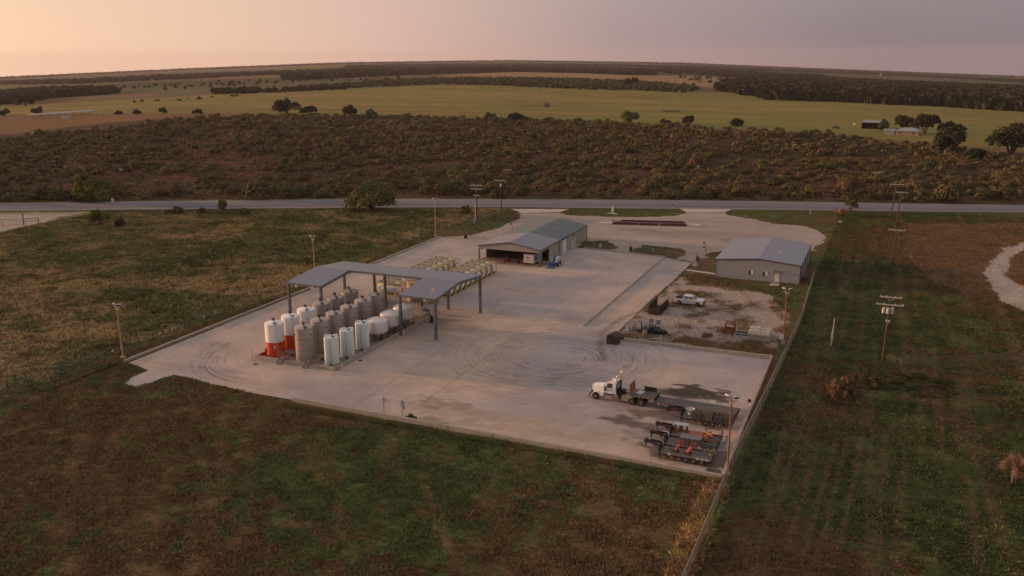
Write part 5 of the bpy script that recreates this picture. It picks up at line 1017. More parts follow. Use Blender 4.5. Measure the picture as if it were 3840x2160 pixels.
mb.bar((.5,-1,1.0),(.5,1,1.0),.06); mb.bar((.5,-1,.6),(.5,1,.6),.05); build('ramp_rails',mb,M['blacks'],t)
def handcart(x,y,rz,label):
    t=thing('hand_cart',label,'hand cart',(x,y,.87),rz,'red hand carts'); mb=MB()
    for s in (-.22,.22): mb.bar((s,-.55,.35),(s,.45,.75),.05); mb.bar((s,.45,.75),(s*1.1,.8,1.15),.04)
    mb.bar((-.24,.8,1.15),(.24,.8,1.15),.04); mb.bar((-.22,-.55,.35),(.22,-.55,.35),.05); mb.bar((-.22,.0,.55),(.22,.0,.55),.05); mb.bar((-.22,-.3,.0),(-.22,-.3,.5),.05); mb.bar((.22,-.3,.0),(.22,-.3,.5),.05); build('frame',mb,M['red'],t)
    mb=MB(); mb.M=Matrix.Translation((0,0,.5))@Matrix.Rotation(R_(21),4,'X'); mb.box(-.2,.2,-.6,.35,.0,.16); build('tray',mb,mat('faded_red',(.34,.09,.08),.6,var=.2),t)
    for s in (-1,1): mb=MB(); mb.cyl((s*.27,-.3,.2),(s*.37,-.3,.2),.2,n=14); build('wheel',mb,M['black'],t)
handcart(-20.6,98.6,R_(-25),'red hand cart on the nearest trailer, left one'); handcart(-19.1,98.5,R_(-25),'red hand cart on the nearest trailer, right one')
t=thing('traffic_cone','small dark cone standing on the nearest trailer deck','cone',(-21.6,98.9,.87)); mb=MB(); mb.rev((0,0,0),(0,0,1),[(0,.2),(.04,.2),(.04,.13),(.4,.03)],12); build('cone_body',mb,M['trim'],t)
def placard(x,y,z,label,m='trimw',tilt=20):
    t=thing('placard',label,'placard',(x,y,z),0,'diamond placards on the trailers'); mb=MB(); mb.M=Matrix.Rotation(R_(tilt),4,'X'); s=.25; mb.prism([(-s,0),(0,-s),(s,0),(0,s)],-.012,.012); p=build('plate',mb,M[m],t)
    mb=MB(); mb.M=Matrix.Rotation(R_(tilt),4,'X'); mb.cb((0,-.016,0),(.22,.004,.05)); mb.cb((0,-.016,.08),(.1,.004,.04)); build('printed_bar',mb,M['steel'],t)
xs=[(-21.25,'alone near the trailer front'),(-17.9,'first of three at the rear'),(-17.35,'middle of three at the rear'),(-16.8,'last of three at the rear')]
for x,l in xs: placard(x,97.14,.98,'white diamond placard on the nearest trailer edge, '+l)
placard(-18.2,99.85,1.15,'white diamond placard on the middle trailer side')
for x,z,l in ((-17.5,.85,'lower left'),(-17.15,1.1,'upper left'),(-16.85,.8,'lower middle'),(-16.55,1.08,'upper right'),(-16.3,.75,'lower right')): placard(x,99.85,z,'dull tan diamond placard on the middle trailer side, '+l,'tan')
mb=MB(); mb.rev((0,0,0),(0,0,1),[(0,.12),(.03,.16),(.1,.16),(.13,.12)],14); tag(build('strap_roll',mb,M['yellow'],loc=(-16.75,98.9,.87)),'yellow strap roll at the rear of the nearest trailer','strap roll')
pallet(-15.8,96.3,.055,1,.08,'grey pallet lying flat in the near yard corner',d=(1.5,1.1))
mb=MB(); mb.cyl((0,0,0),(1.9,-.1,0),.03); tag(build('metal_tube',mb,M['pipew'],loc=(-19.6,96.2,.09)),'thin pale metal tube on the concrete beside the nearest trailer','tube')
t=thing('ladder','short metal ladder leaning on the right kerb wall','ladder',(-15.9,116.7,.08),R_(20)); mb=MB()
for y in (-.2,.2): mb.bar((-.6,y,0),(1.2,y,.55),.05)
for k in range(6): x=-.5+k*.3; mb.bar((x,-.2,.03+.3*(x+.6)),(x,.2,.03+.3*(x+.6)),.03)
build('rails_and_rungs',mb,M['armgrey'],t); mb=MB(); mb.cyl((1.2,0,.6),(1.35,.05,.72),.14); build('lamp_head',mb,M['trimw'],t)
x,y=gp(2810,1508); mb=MB(); mb.rev((0,0,0),(0,0,1),[(0,.2),(.2,.26),(.35,.2)],10); tag(build('bucket',mb,M['black'],loc=(x,y,.06)),'small black bucket near the right kerb wall','bucket')
x,y=gp(2675,1508); mb=MB(); mb.box(-.35,.35,-.3,.3,0,.02); tag(build('white_board',mb,M['canwhite'],loc=(x,y,.06)),'flat pale board on the oil stain beside the flatbed','board')
# pile and sign posts near the near kerb
def post_sign(px,py,h,label,hh=.5):
    x,y=gp(px,py); t=thing('sign_post',label,'sign',(x,y+.3,.05),0,'signs along the near kerb'); mb=MB(); mb.bar((0,0,0),(0,0,h),.07); build('post',mb,M['steel'],t); mb=MB(); mb.box(-.42,.42,.045,.065,h-.1-hh,h-.1); build('plate',mb,mat('pale_blue_sign',(.50,.54,.58),.5),t); return t
post_sign(1437,1569,2.9,'post with a small pale sign at the near kerb, left one'); post_sign(1505,1580,2.9,'post with a tall pale sign at the near kerb, right one',.85)
x,y=gp(1507,1562); mb=MB(); mb.rev((0,0,0),(0,0,1),[(0,.12),(.5,.12),(.58,.05)],12); tag(build('fire_extinguisher',mb,M['red'],loc=(x+.15,y+.35,.9)),'red extinguisher hanging on the right sign post at the near kerb','extinguisher')
t=thing('scrap_pallet','dark low pallet box heaped with parts by the near kerb','scrap box',(*gp(1538,1577),.05),R_(10)); mb=MB(); mb.box(-.8,.8,-.55,.55,0,.35); mb.box(-.2,.35,-.1,.4,.35,.8); mb.box(-.65,-.3,-.4,.3,.35,.5); mb.box(.4,.75,-.4,.4,.35,.48); build('box_and_parts',mb,M['rustdark'],t,bevel=.03)

# ------------------------------------------------------------------ light masts
def light_mast(x,y,h,label,m='rust',two=True,base=True,rz=0):
    t=thing('light_mast',label,'light pole',(x,y,0),rz,'rusty light masts round the yard'); mb=MB(); mb.cyl((0,0,.4),(0,0,h-.35),.13,.09,n=12); build('mast',mb,M[m],t,smooth=True)
    mb=MB(); mb.rev((0,0,0),(0,0,1),[(0,.38),(.55,.38),(.6,.3)],14); build('concrete_base',mb,M['conc'],t)
    mb=MB(); mb.bar((-.55,0,h-.55),(.55,0,h-.55),.07); mb.bar((-.5,0,h-.55),(-.5,0,h-.2),.05); mb.bar((.5,0,h-.55),(.5,0,h-.2),.05); mb.box(-.25,.25,-.08,.08,h-.9,h-.6); build('bracket',mb,M['armgrey'],t)
    for s in (-1,1):
        mb=MB(); mb.M=Matrix.Translation((s*.5,0,h-.02))@Matrix.Rotation(R_(s*35),4,'Z')@Matrix.Rotation(R_(35),4,'X'); mb.box(-.3,.3,-.12,.12,-.2,.2); f=build('floodlight',mb,M['canwhite'],t); mb=MB(); mb.M=Matrix.Translation((s*.5,0,h-.02))@Matrix.Rotation(R_(s*35),4,'Z')@Matrix.Rotation(R_(35),4,'X'); mb.box(-.26,.26,-.135,-.121,-.16,.16); build('lens',mb,M['trim'],f)
    return t
light_mast(-14.15,95.9,9.9,'rusty light mast at the near right corner of the yard')
light_mast(-14.0,148.7,9.6,'rusty light mast beside the white electrical cabinet')
light_mast(-111.5,100.2,9.3,'rusty light mast at the near left corner of the yard','mast')
light_mast(-112.2,154.0,10.3,'pale light mast behind the canopy on the left kerb line','mast')
light_mast(-112.3,209.6,10.2,'rusty light mast at the far left corner of the yard','mast')

# ------------------------------------------------------------------ utility poles
def upole(x,y,h,label,arms=(),cans=0,m='polewood',r=.19,grp=None,lean=0,cz=2.6):
    t=thing('utility_pole',label,'utility pole',(x,y,tz(x,y)),0,grp); mb=MB(); mb.cyl((0,0,0),(lean,0,h),r,r*.65,n=10); build('shaft',mb,M[m],t,smooth=True)
    for z,hw in arms:
        mb=MB(); xo=lean*z/h; mb.box(xo-hw,xo+hw,-.26,-.12,z-.09,z+.09); mb.bar((xo,-.16,z-.6),(xo-hw*.45,-.18,z-.06),.04); mb.bar((xo,-.16,z-.6),(xo+hw*.45,-.18,z-.06),.04); a=build('crossarm',mb,M['armgrey'],t)
        mb=MB()
        for s in (-.95,-.4,.4,.95): mb.cyl((xo+s*hw,-.18,z+.07),(xo+s*hw,-.18,z+.26),.05,n=8)
        build('insulator',mb,M['trimw'],a)
    for k in range(cans):
        s=(k-(cans-1)/2)*.62; mb=MB(); yy=-.35 if k!=1 or cans==1 else -.5; mb.rev((s,yy,h-cz-.45),(0,0,1),[(0,.22),(.04,.25),(.8,.25),(.84,.22)],14); mb.cyl((s,yy,h-cz+.38),(s,yy,h-cz+.62),.04,n=8); c=build('transformer',mb,M['canwhite'],t,smooth=True)
    return t
G1='utility poles beyond the road'
for px,py,pt,l,ar in ((467,742,631,'far left utility pole beyond the road beside the yellow green tree',[(10.0,.7)]),(1168,738,622,'plain utility pole beyond the road left of the big mesquite',[]),(1904,735,622,'dark utility pole with a wide crossarm beyond the road',[(9.2,1.6)]),(2614,733,622,'plain utility pole beyond the road right of the second driveway',[(10.1,.35)]),(3276,745,636,'utility pole beyond the road near the roadside crossarm line',[(8.9,1.5)])):
    x,y=gp(px,py); upole(x,y,10.6,l,ar,grp=G1)
upole(-111.8,234.8,11.0,'utility pole with two white crossarms and grey conduit, left of the entrance',[(10.6,1.7),(9.5,1.8),(7.6,.9)])
upole(-111.2,251.5,10.2,'utility pole with one crossarm and a transformer at the roadside',[(9.9,1.95)],1,cz=1.7,lean=-.35)
upole(-110.6,228.8,5.6,'short dark pole with meter boxes beside the roadside poles',[],r=.12)
t=thing('meter_cabinet','pale green meter cabinet at the foot of the short dark pole','meter box',(-110.0,229.0,0)); mb=MB(); mb.box(-.3,.3,-.2,.2,.3,1.9); mb.box(-.9,-.5,-.2,.1,.9,1.5); build('cabinet',mb,mat('pale_green',(.26,.28,.26),.6),t)
mb=MB(); mb.cyl((0,0,0),(0,0,5.2),.13,n=10); t=tag(build('conduit',mb,M['armgrey'],loc=(-112.15,234.6,0)),'grey conduit strapped to the two crossarm pole','conduit')
upole(1.1,287.6,9.8,'roadside pole at the far end of the right line, four insulator crossarm',[(9.6,1.9)],lean=.9)
upole(2.6,264.0,11.3,'second pole of the right line, close behind the first',[(10.6,1.5)],lean=.6)
upole(2.0,214.0,9.5,'third pole of the right line with a slanted crossarm',[(9.0,1.75)],lean=.5)
upole(1.6,144.4,11.3,'near pole of the right line with three grey transformers',[(10.9,1.55),(9.7,1.95),(7.0,.3)],3,cz=2.5,lean=.2)
upole(-6.0,150.8,5.4,'short brown pole of the pair in the green field',[],r=.12,lean=.3)
upole(-6.5,150.6,4.9,'short grey pole of the pair in the green field, white box on it',[],m='armgrey',r=.1,lean=.2)
t=thing('service_box','long white service box on the short grey pole','service box',(-6.45,150.42,1.0)); mb=MB(); mb.box(-.15,.15,-.12,.05,0,1.5); build('casing',mb,M['canwhite'],t,bevel=.03)
def wire(a,b,sag,label,r=.016,nm='power_line'):
    mb=MB(); n=14; a=Vector(a);b=Vector(b); pts=[a.lerp(b,i/n)-Vector((0,0,sag*4*(i/n)*(1-i/n))) for i in range(n+1)]; mb.pipe(pts,r,5); return tag(build(nm,mb,M['blacks']),label,'cable','overhead power lines')
up=[gp(467,742),gp(1168,738),gp(1904,735),gp(2614,733),gp(3276,745),(60,352)]
nm_=['left','centre left','centre','centre right','right']
for i in range(5):
    a,b=up[i],up[i+1]
    for j,z in enumerate((10.3,9.2,7.6)): wire((a[0],a[1],z),(b[0],b[1],z),1.2,'%s wire of the %s span beyond the road'%(['top','middle','lowest'][j],nm_[i]),.02)
for j,dx in enumerate((-1.4,1.4)):
    l=['left','right'][j]
    wire((1.8+dx,144.2,11.1),(2.5+dx,213.8,9.3),1.0,l+' wire from the transformer pole to the third pole'); wire((2.5+dx,213.8,9.3),(3.2+dx,263.8,10.9),.8,l+' wire between the third and second poles of the right line'); wire((3.2+dx,263.8,10.9),(2.0+dx,287.4,9.9),.2,l+' wire between the two roadside poles of the right line')
wire((2.0,287.4,9.9),(up[4][0],up[4][1],9.2),1.0,'wire crossing the road to the line beyond'); wire((1.7,144.3,7.2),(-5.7,150.8,5.3),.5,'drop cable to the short brown pole',.03); wire((-111.8,234.6,9.5),(-111.4,251.3,9.9),.8,'slack wire between the two roadside crossarm poles',.025); wire((-111.4,251.3,9.9),(up[2][0],up[2][1],9.3),.8,'wire crossing the road left of the entrance',.02)

# ------------------------------------------------------------------ fences
def fence(P,h,label,m,sp=3.,z0=0,rail=.022,nm='chain_link_fence',pr=.018):
    t=thing(nm,label,'fence',(P[0][0],P[0][1],z0)); ox,oy=P[0]; mb=MB(); fb=MB(); rb=MB()
    for a,b in zip(P[:-1],P[1:]):
        L_=math.hypot(b[0]-a[0],b[1]-a[1]); n=max(1,round(L_/sp))
        for k in range(n+1):
            x=a[0]+(b[0]-a[0])*k/n-ox; y=a[1]+(b[1]-a[1])*k/n-oy; mb.cyl((x,y,0),(x,y,h+.04),pr,n=6)
        fb.quad((a[0]-ox,a[1]-oy,.03),(b[0]-ox,b[1]-oy,.03),(b[0]-ox,b[1]-oy,h-.02),(a[0]-ox,a[1]-oy,h-.02)); rb.bar((a[0]-ox,a[1]-oy,h),(b[0]-ox,b[1]-oy,h),rail)
    build('posts',mb,M['steel'] if rail<.03 else M['rail'],t)['kind']='stuff'; build('mesh',fb,M[m],t); build('top_rail',rb,M['steel'] if rail<.03 else M['rail'],t); return t
fr=[gp(3052,1040)]+[gp(*p) for p in ((3005,1200),(2950,1330),(2865,1510),(2746,1755),(2623,2062),(2540,2260))]
fence(fr,1.8,'long weathered chain link fence running down the right side of the yard','chainr',3.,rail=.06,pr=.035)
fence([(-115.4,70),(-114.2,99.5),(-114.1,131),(-114.2,166),(-113.6,211.5)],1.7,'thin chain link fence outside the left kerb, hung with small white signs','chain',3.)
fence([(-113.6,211.5),(-92.9,210.0)],1.8,'chain link fence at the far left corner of the yard','chain',2.6)
fence([(-72.5,209.8),(-48.4,207.3)],1.8,'chain link fence and gate right of the workshop','chain',2.6)
fence([(-48.2,207.2),(-40.5,203.0),(-33.6,200.6)],1.8,'chain link gate across the access lane','chain',2.6)
fence([(-113.6,211.5),(-112.5,240.),(-109.5,256)],1.3,'low wire fence from the yard corner to the road','chain',4)
fence([gp(3325,1352),gp(3380,1375),gp(3560,1365),gp(3860,1350)],1.2,'sagging wire fence across the right field','chain',6,nm='wire_fence')
for k,(a,b) in enumerate(((427,903),(531,857),(783,760),(1028,669),(1097,641),(1180,610),(1585,455),(1730,396))):
    x,y=gp(340+a*.29,1060+b*.29,1.1); mb=MB(); s=.17 if k!=2 else .13; mb.box(-s,s,-.02,.02,-s,s); o=build('fence_sign',mb,M['trimw'],loc=(-114.05,y,1.1)); o.rotation_euler=(0,0,R_(75)); mb=MB(); mb.box(-s*.55,s*.55,-.026,-.021,-s*.4,s*.35); build('printed_mark',mb,M['steel'],o)
    tag(o,'small white sign on the left fence, '+['nearest to the corner light mast','second from the corner light mast','faint one alone after the first two','first of the close group of three','middle of the close group of three','last of the close group of three','first of the far pair','last of the far pair'][k],'sign','small white signs on the left fence')
# gates and gate gear
for px,py,l in ((2365,941,'black gate motor box right of the workshop fence gate'),(2616,978,'black gate motor box at the access lane gate'),(1746,894,'dark gate motor box at the far left yard corner')):
    x,y=gp(px,py); t=thing('gate_motor',l,'gate motor',(x,y,.03)); mb=MB(); mb.box(-.35,.35,-.25,.25,0,1.05); build('housing',mb,M['black'],t,bevel=.04); mb=MB(); mb.cyl((-.2,0,1.05),(-.2,0,2.1),.05); build('post',mb,M['blacks'],t)
for px,py,l,hh in ((2645,947,'dark intercom post with two heads beside the access lane',2.4),(1921,862,'dark intercom post with a hooked head left of the workshop',1.7)):
    x,y=gp(px,py); t=thing('intercom_post',l,'intercom',(x,y,.02)); mb=MB(); mb.bar((0,0,0),(0,0,hh),.09); mb.bar((0,0,hh),(-.35,0,hh+.05),.07)
    if hh>2: mb.bar((0,0,hh*.55),(-.35,0,hh*.55),.07)
    build('post',mb,M['blacks'],t); mb=MB(); mb.box(-.6,-.3,-.15,.15,hh-.25,hh+.2); 
    if hh>2: mb.box(-.6,-.3,-.15,.15,hh*.55-.22,hh*.55+.18)
    build('speaker_head',mb,M['black'],t)
x,y=gp(2251,928); mb=MB(); mb.box(-.3,.3,-.2,.2,0,.9); tag(build('utility_cabinet',mb,M['canwhite'],loc=(x,y,0),bevel=.03),'small white utility cabinet in the grass by the workshop corner','cabinet')
x,y=gp(2449,944); mb=MB(); mb.bar((0,0,0),(0,0,.8),.12); tag(build('marker_post',mb,M['trimw'],loc=(x,y,0)),'thin white marker post on the grass behind the yard kerb','marker post')
x,y=gp(2753,797); mb=MB(); mb.bar((0,0,0),(0,0,1.2),.14); tag(build('marker_post',mb,M['bollard'],loc=(x,y,0)),'pale marker post on the verge right of the second driveway','marker post')
# entrance sign monument
t=thing('entrance_sign','narrow white upright sign on a flat white base beside the road','sign',(*gp(2297,802),.0)); mb=MB(); mb.box(-.35,.35,-.12,.12,.15,2.4); p=build('panel',mb,M['trimw'],t,bevel=.02); mb=MB(); mb.box(-1.6,1.6,-.3,.3,0,.16); build('plinth',mb,M['trimw'],t)
mb=MB(); mb.cyl((0,-.125,2.05),(0,-.121,2.05),.1,n=14); mb.box(-.12,.12,-.125,-.121,1.1,1.2); mb.box(-.12,.12,-.125,-.121,.8,.9); mb.box(-.06,.08,-.125,-.121,.5,.6); build('emblem',mb,M['trim'],p)
t=thing('mailbox','dark mailbox on a white post at the road edge','mailbox',(*gp(2523,783),0)); mb=MB(); mb.bar((0,0,0),(0,0,1.0),.1); build('post',mb,M['trimw'],t); mb=MB(); mb.box(-.18,.18,-.3,.3,1.0,1.35); build('box',mb,M['black'],t,bevel=.04)
# truck scale
sa=gp(2300,842);sb=gp(2572,849); L_=math.hypot(sb[0]-sa[0],sb[1]-sa[1]); ang=math.atan2(sb[1]-sa[1],sb[0]-sa[0])
t=thing('truck_scale','long dark red steel truck scale on the gravel lot','truck scale',(sa[0],sa[1],.02),ang)
mb=MB(); mb.box(0,L_,0,3.2,.1,.5); 
build('deck',mb,M['darkred'],t); mb=MB(); mb.box(-.3,L_+.3,-.06,.0,.0,.6); mb.box(2.,L_-.5,3.2,3.3,.1,.85)
for k in range(12): mb.bar((2.+k*(L_-2.5)/11,3.25,.1),(2.+k*(L_-2.5)/11,3.25,.85),.08)
build('side_rail',mb,M['darkred'],t); mb=MB()
for k in (1,2): mb.box(L_*k/3-.04,L_*k/3+.04,.0,3.2,.501,.51)
build('deck_joint',mb,M['rust'],t); mb=MB()
for k in (.36,.63): mb.box(L_*k-.15,L_*k+.15,-.16,-.07,.2,.5)
build('load_cell_cover',mb,M['canwhite'],t)
for a,b in ((-4.2,-.35),(L_+.35,L_+4.2)): mb=MB(); mb.box(a,b,.1,3.1,.0,.22); build('approach_slab',mb,M['conc2'],t)
x,y=gp(2300,838); t=thing('display_post','thin dark post with a box beside the truck scale','post',(x,y-.5,.02)); mb=MB(); mb.bar((0,0,0),(0,0,3.2),.1); mb.box(-.12,.12,-.1,.1,.9,1.2); build('post',mb,M['steel'],t)
# left gate at the picture edge
gx,gy=gp(90,843); t=thing('ranch_gate','dark pipe ranch gate with cross braces at the left driveway','gate',(gx,gy,0),R_(30))
mb=MB(); mb.cyl((0,0,0),(0,0,3.4),.16,n=10); mb.cyl((4.2,0,0),(4.2,0,1.9),.1,n=10); mb.bar((0,0,1.8),(4.2,0,1.8),.12); mb.bar((0,0,1.1),(4.2,0,1.1),.12); build('gate_post',mb,M['trim'],t)
mb=MB(); mb.bar((0,0,1.9),(-11,-2,1.9),.07); mb.bar((0,0,.2),(-11,-2,.2),.07); mb.bar((0,0,.2),(-3.6,-.65,1.9),.05); mb.bar((-5.5,-1,1.9),(-9,-1.6,.2),.05); mb.bar((-5.5,-1,.2),(-5.5,-1,1.9),.07); mb.bar((-11,-2,.1),(-11,-2,1.9),.08)
for z in (.6,1.0,1.4): mb.bar((0,0,z),(-11,-2,z),.03)
build('gate_leaf',mb,M['trim'],t)
x,y=gp(438,768); t=thing('road_sign','grey road sign seen from behind on the far verge','road sign',(x,y-1.5,.1)); mb=MB(); mb.bar((0,0,0),(0,0,2.4),.07); build('post',mb,M['steel'],t); mb=MB(); mb.box(-.5,.5,-.03,.03,1.0,2.4); build('plate',mb,M['armgrey'],t)
x,y=gp(3010,806); t=thing('banner_post','white torn banner on a short post beside the road','banner',(*gp(3037,808),0)); mb=MB(); mb.bar((0,0,0),(0,0,1.9),.06); build('post',mb,M['armgrey'],t); mb=MB(); mb.add([(0,0,.3),(.3,0,.5),(.15,0,1.1),(.4,0,1.9),(.05,0,1.7),(-.1,0,1.0),(0,.03,.3),(.4,.03,1.9)],[(0,1,2,3,4,5)]); build('cloth',mb,M['trimw'],t)
x,y=gp(3150,836); mb=MB(); mb.M=Matrix.Rotation(R_(25),4,'X'); mb.box(-.45,.45,-.05,.05,0,.7); tag(build('white_box',mb,M['tankwhite'],loc=(x,y,.03)),'pale square board lying in the grass behind the square building','board')
# ------------------------------------------------------------------ far buildings
def at(px,py): x,y=gpt(px,py); return x,y,tz(x,y)
x,y,z=at(3277,482); t=thing('barn','open fronted dark barn with a grey roof beyond the brush','barn',(x,y,z),R_(-8)); 
mb=MB(); slab(mb,[(-7.5,-4.6,4.2),(7.5,-4.6,4.2),(7.5,4.6,5.0),(-7.5,4.6,5.0)],.12); build('roof',mb,M['roofb2'],t); mb=MB(); mb.box(-7.2,7.2,4.3,4.45,0,4.7); mb.box(-7.3,-7.15,-4.3,4.3,0,4.1); mb.box(7.15,7.3,-4.3,4.3,0,4.1); build('wall',mb,M['brownbox'],t); mb=MB()
for k in range(5): mb.bar((-7+3.5*k,-4.3,0),(-7+3.5*k,-4.3,4.1),.25)
build('post',mb,M['trim'],t)
x,y,z=at(3405,507); t=thing('farm_house','low farmhouse with a pale roof under the oaks','house',(x,y,z),R_(-8))
mb=MB(); mb.box(-6.5,6.5,-4,4,0,2.7); build('wall',mb,mat('tan_brick',(.25,.19,.15),.9,var=.15),t); mb=MB(); mb.add([(-7.2,-4.6,2.7),(7.2,-4.6,2.7),(7.2,4.6,2.7),(-7.2,4.6,2.7),(-2.8,0,4.6),(2.8,0,4.6)],[(0,1,5,4),(2,3,4,5),(1,2,5),(3,0,4),(3,2,1,0)]); build('roof',mb,mat('pale_metal_roof',(.24,.25,.30),.5,var=.06),t)
mb=MB(); mb.box(-4.6,-3.4,-4.02,-4.001,.9,2); mb.box(2.6,3.8,-4.02,-4.001,.9,2); build('window',mb,M['glass'],t); mb=MB(); mb.box(-13.5,-7.3,-2,3.5,0,2.4); mb.prism([(-2.4,2.4),(3.9,2.4),(.8,3.4)],-14,-7.3,'x'); build('side_wing',mb,M['deckgrey'],t)
x,y,z=at(3203,473); t=thing('parked_truck','small white truck parked beside the far barn','truck',(x,y,z)); mb=MB(); mb.box(-1,1,-2.5,2.5,.5,1.1); mb.box(-.9,.9,-1.2,1,1.1,2.0); build('body',mb,M['trimw'],t,bevel=.1); mb=MB()
for sx in (-1,.8):
    for yy in (-1.6,1.6): mb.cyl((sx,yy,.4),(sx+.2,yy,.4),.4)
build('wheels',mb,M['black'],t)
x,y,z=at(3135,483); t=thing('farm_implement','green and red farm implement in the dirt beside the brush','farm equipment',(x,y,z)); mb=MB(); mb.box(-2.5,2.5,-1,1,.6,1.2); mb.box(-1.2,.5,-.8,.8,1.2,2.2); mb.bar((2.5,0,.8),(4,0,.5),.2); build('body',mb,mat('farm_green',(.05,.10,.06),.6,var=.4),t); mb=MB()
for sx in (-1.7,1.5): mb.cyl((sx,-1.2,.6),(sx,-1,.6),.6); mb.cyl((sx,1,.6),(sx,1.2,.6),.6)
build('wheels',mb,M['black'],t)
x,y,z=at(2522,420); t=thing('field_trailer','row of dark farm machinery standing in the yellow field','farm equipment',(x,y,z)); mb=MB()
for k in range(5): mb.box(-8+k*3.2,-6+k*3.2,-1,1,.5,1.4+.4*(k%2)); mb.cyl((-7.3+k*3.2,-1.1,.6),(-7.3+k*3.2,1.1,.6),.6)
mb.bar((-8,0,.8),(8,0,.8),.25); build('machinery',mb,M['trim'],t)
x,y,z=at(2051,403); t=thing('cattle_feeder','lone dark square shed standing in the yellow field','shed',(x,y,z)); mb=MB(); mb.box(-1.9,1.9,-1.9,1.9,.6,3.4); mb.prism([(-2.1,3.4),(2.1,3.4),(0,4.2)],-2.1,2.1); build('shed_body',mb,M['trim'],t); mb=MB()
for sx in (-1.6,1.6): mb.bar((sx,-1.6,0),(sx,-1.6,.7),.3); mb.bar((sx,1.6,0),(sx,1.6,.7),.3)
build('leg',mb,M['trim'],t)
xa,ya,za=at(110,446); xb,yb_,zb=at(352,428); L_=math.hypot(xb-xa,yb_-ya); t=thing('long_shed','long low open shed with a pale roof at the far left','shed',(xa,ya,za),math.atan2(yb_-ya,xb-xa))
zz=zb-za; mb=MB(); slab(mb,[(0,-4,3.4),(L_,-4,3.4+zz),(L_,5,3.9+zz),(0,5,3.9)],.15); build('roof',mb,M['roofb2'],t); mb=MB()
for k in range(9): mb.bar((L_*k/8,-3.8,zz*k/8-.5),(L_*k/8,-3.8,3.4+zz*k/8),.25); mb.bar((L_*k/8,4.8,zz*k/8-.5),(L_*k/8,4.8,3.8+zz*k/8),.25)
build('post',mb,M['brownbox'],t)
x,y,z=at(246,447); t=thing('white_outhouse','small white building in front of the long far shed','small building',(x,y,z),R_(35)); mb=MB(); mb.box(-3,3,-1.5,1.5,0,2.2); build('wall',mb,M['canwhite'],t); mb=MB(); slab(mb,[(-3.3,-1.8,2.25),(3.3,-1.8,2.25),(3.3,1.8,2.5),(-3.3,1.8,2.5)],.1); build('roof',mb,M['roofb2'],t)
x,y,z=at(3300,283); t=thing('white_barn','tiny bright white barn on the horizon fields','barn',(x,y,z)); mb=MB(); mb.prism([(-8,0),(8,0),(8,6),(0,9),(-8,6)],-8,8); build('wall',mb,M['trimw'],t)

# ------------------------------------------------------------------ foliage generators
def clump(n,dims,lobes,leaf,seed,c0,c1,zbase=.0,fill=.55,flat=.8,sp=.66,lo_=.30,hi_=.50,lv=.35):
    r=np.random.default_rng(seed); rx_,ry_,rz_=dims
    lc=[];lr=[]
    for k in range(lobes):
        a=r.uniform(0,2*math.pi); d=math.sqrt(r.uniform(0,1))*sp; q=r.uniform(lo_,hi_) if lobes>5 else r.uniform(.5,.7); lr.append(q); lc.append((math.cos(a)*d*rx_,math.sin(a)*d*ry_,zbase+rz_*(.18+.48*(1-d*d*1.6)*r.uniform(.35,1.0)+.1*r.uniform(-1,1))))
    lc=np.array(lc); lr=np.array(lr); k=r.choice(lobes,n,p=lr**2/np.sum(lr**2)); v=r.normal(size=(n,3)); v/=np.linalg.norm(v,axis=1)[:,None]
    v[:,2]=np.where(v[:,2]<-.35,-v[:,2],v[:,2]); rad=r.uniform(fill,1.0,n)**.6
    p=lc[k]+v*rad[:,None]*(lr[k][:,None]*np.array([rx_,ry_,rz_*flat])); p[:,2]=np.maximum(p[:,2],zbase+.05)
    a=r.normal(size=(n,3))*.55+v*1.1+np.array([0,0,.25]); a/=np.linalg.norm(a,axis=1)[:,None]; b=np.cross(a,r.normal(size=(n,3))); b/=np.linalg.norm(b,axis=1)[:,None]; c=np.cross(a,b)
    s=(leaf*r.uniform(.6,1.3,n))[:,None]
    V=np.stack([p-b*s-c*s*.5,p+b*s-c*s*.7,p+b*s*.8+c*s*.6,p-b*s*.7+c*s*.7],1).reshape(-1,3)
    t=np.clip(r.normal(.45,.17,n)+r.uniform(-lv,lv,lobes)[k],0,1)[:,None]; col=np.array(c0)*(1-t)+np.array(c1)*t; col=np.repeat(col,4,0)
    return V,np.arange(n*4).reshape(-1,4),col
MQ=((.075,.080,.028),(.20,.18,.062)); OAK=((.018,.021,.011),(.055,.055,.026)); YG=((.06,.07,.018),(.20,.18,.045)); DRY=((.17,.10,.055),(.36,.22,.12)); BRN=((.055,.038,.022),(.13,.085,.045)); GRN=((.05,.065,.024),(.12,.13,.045))
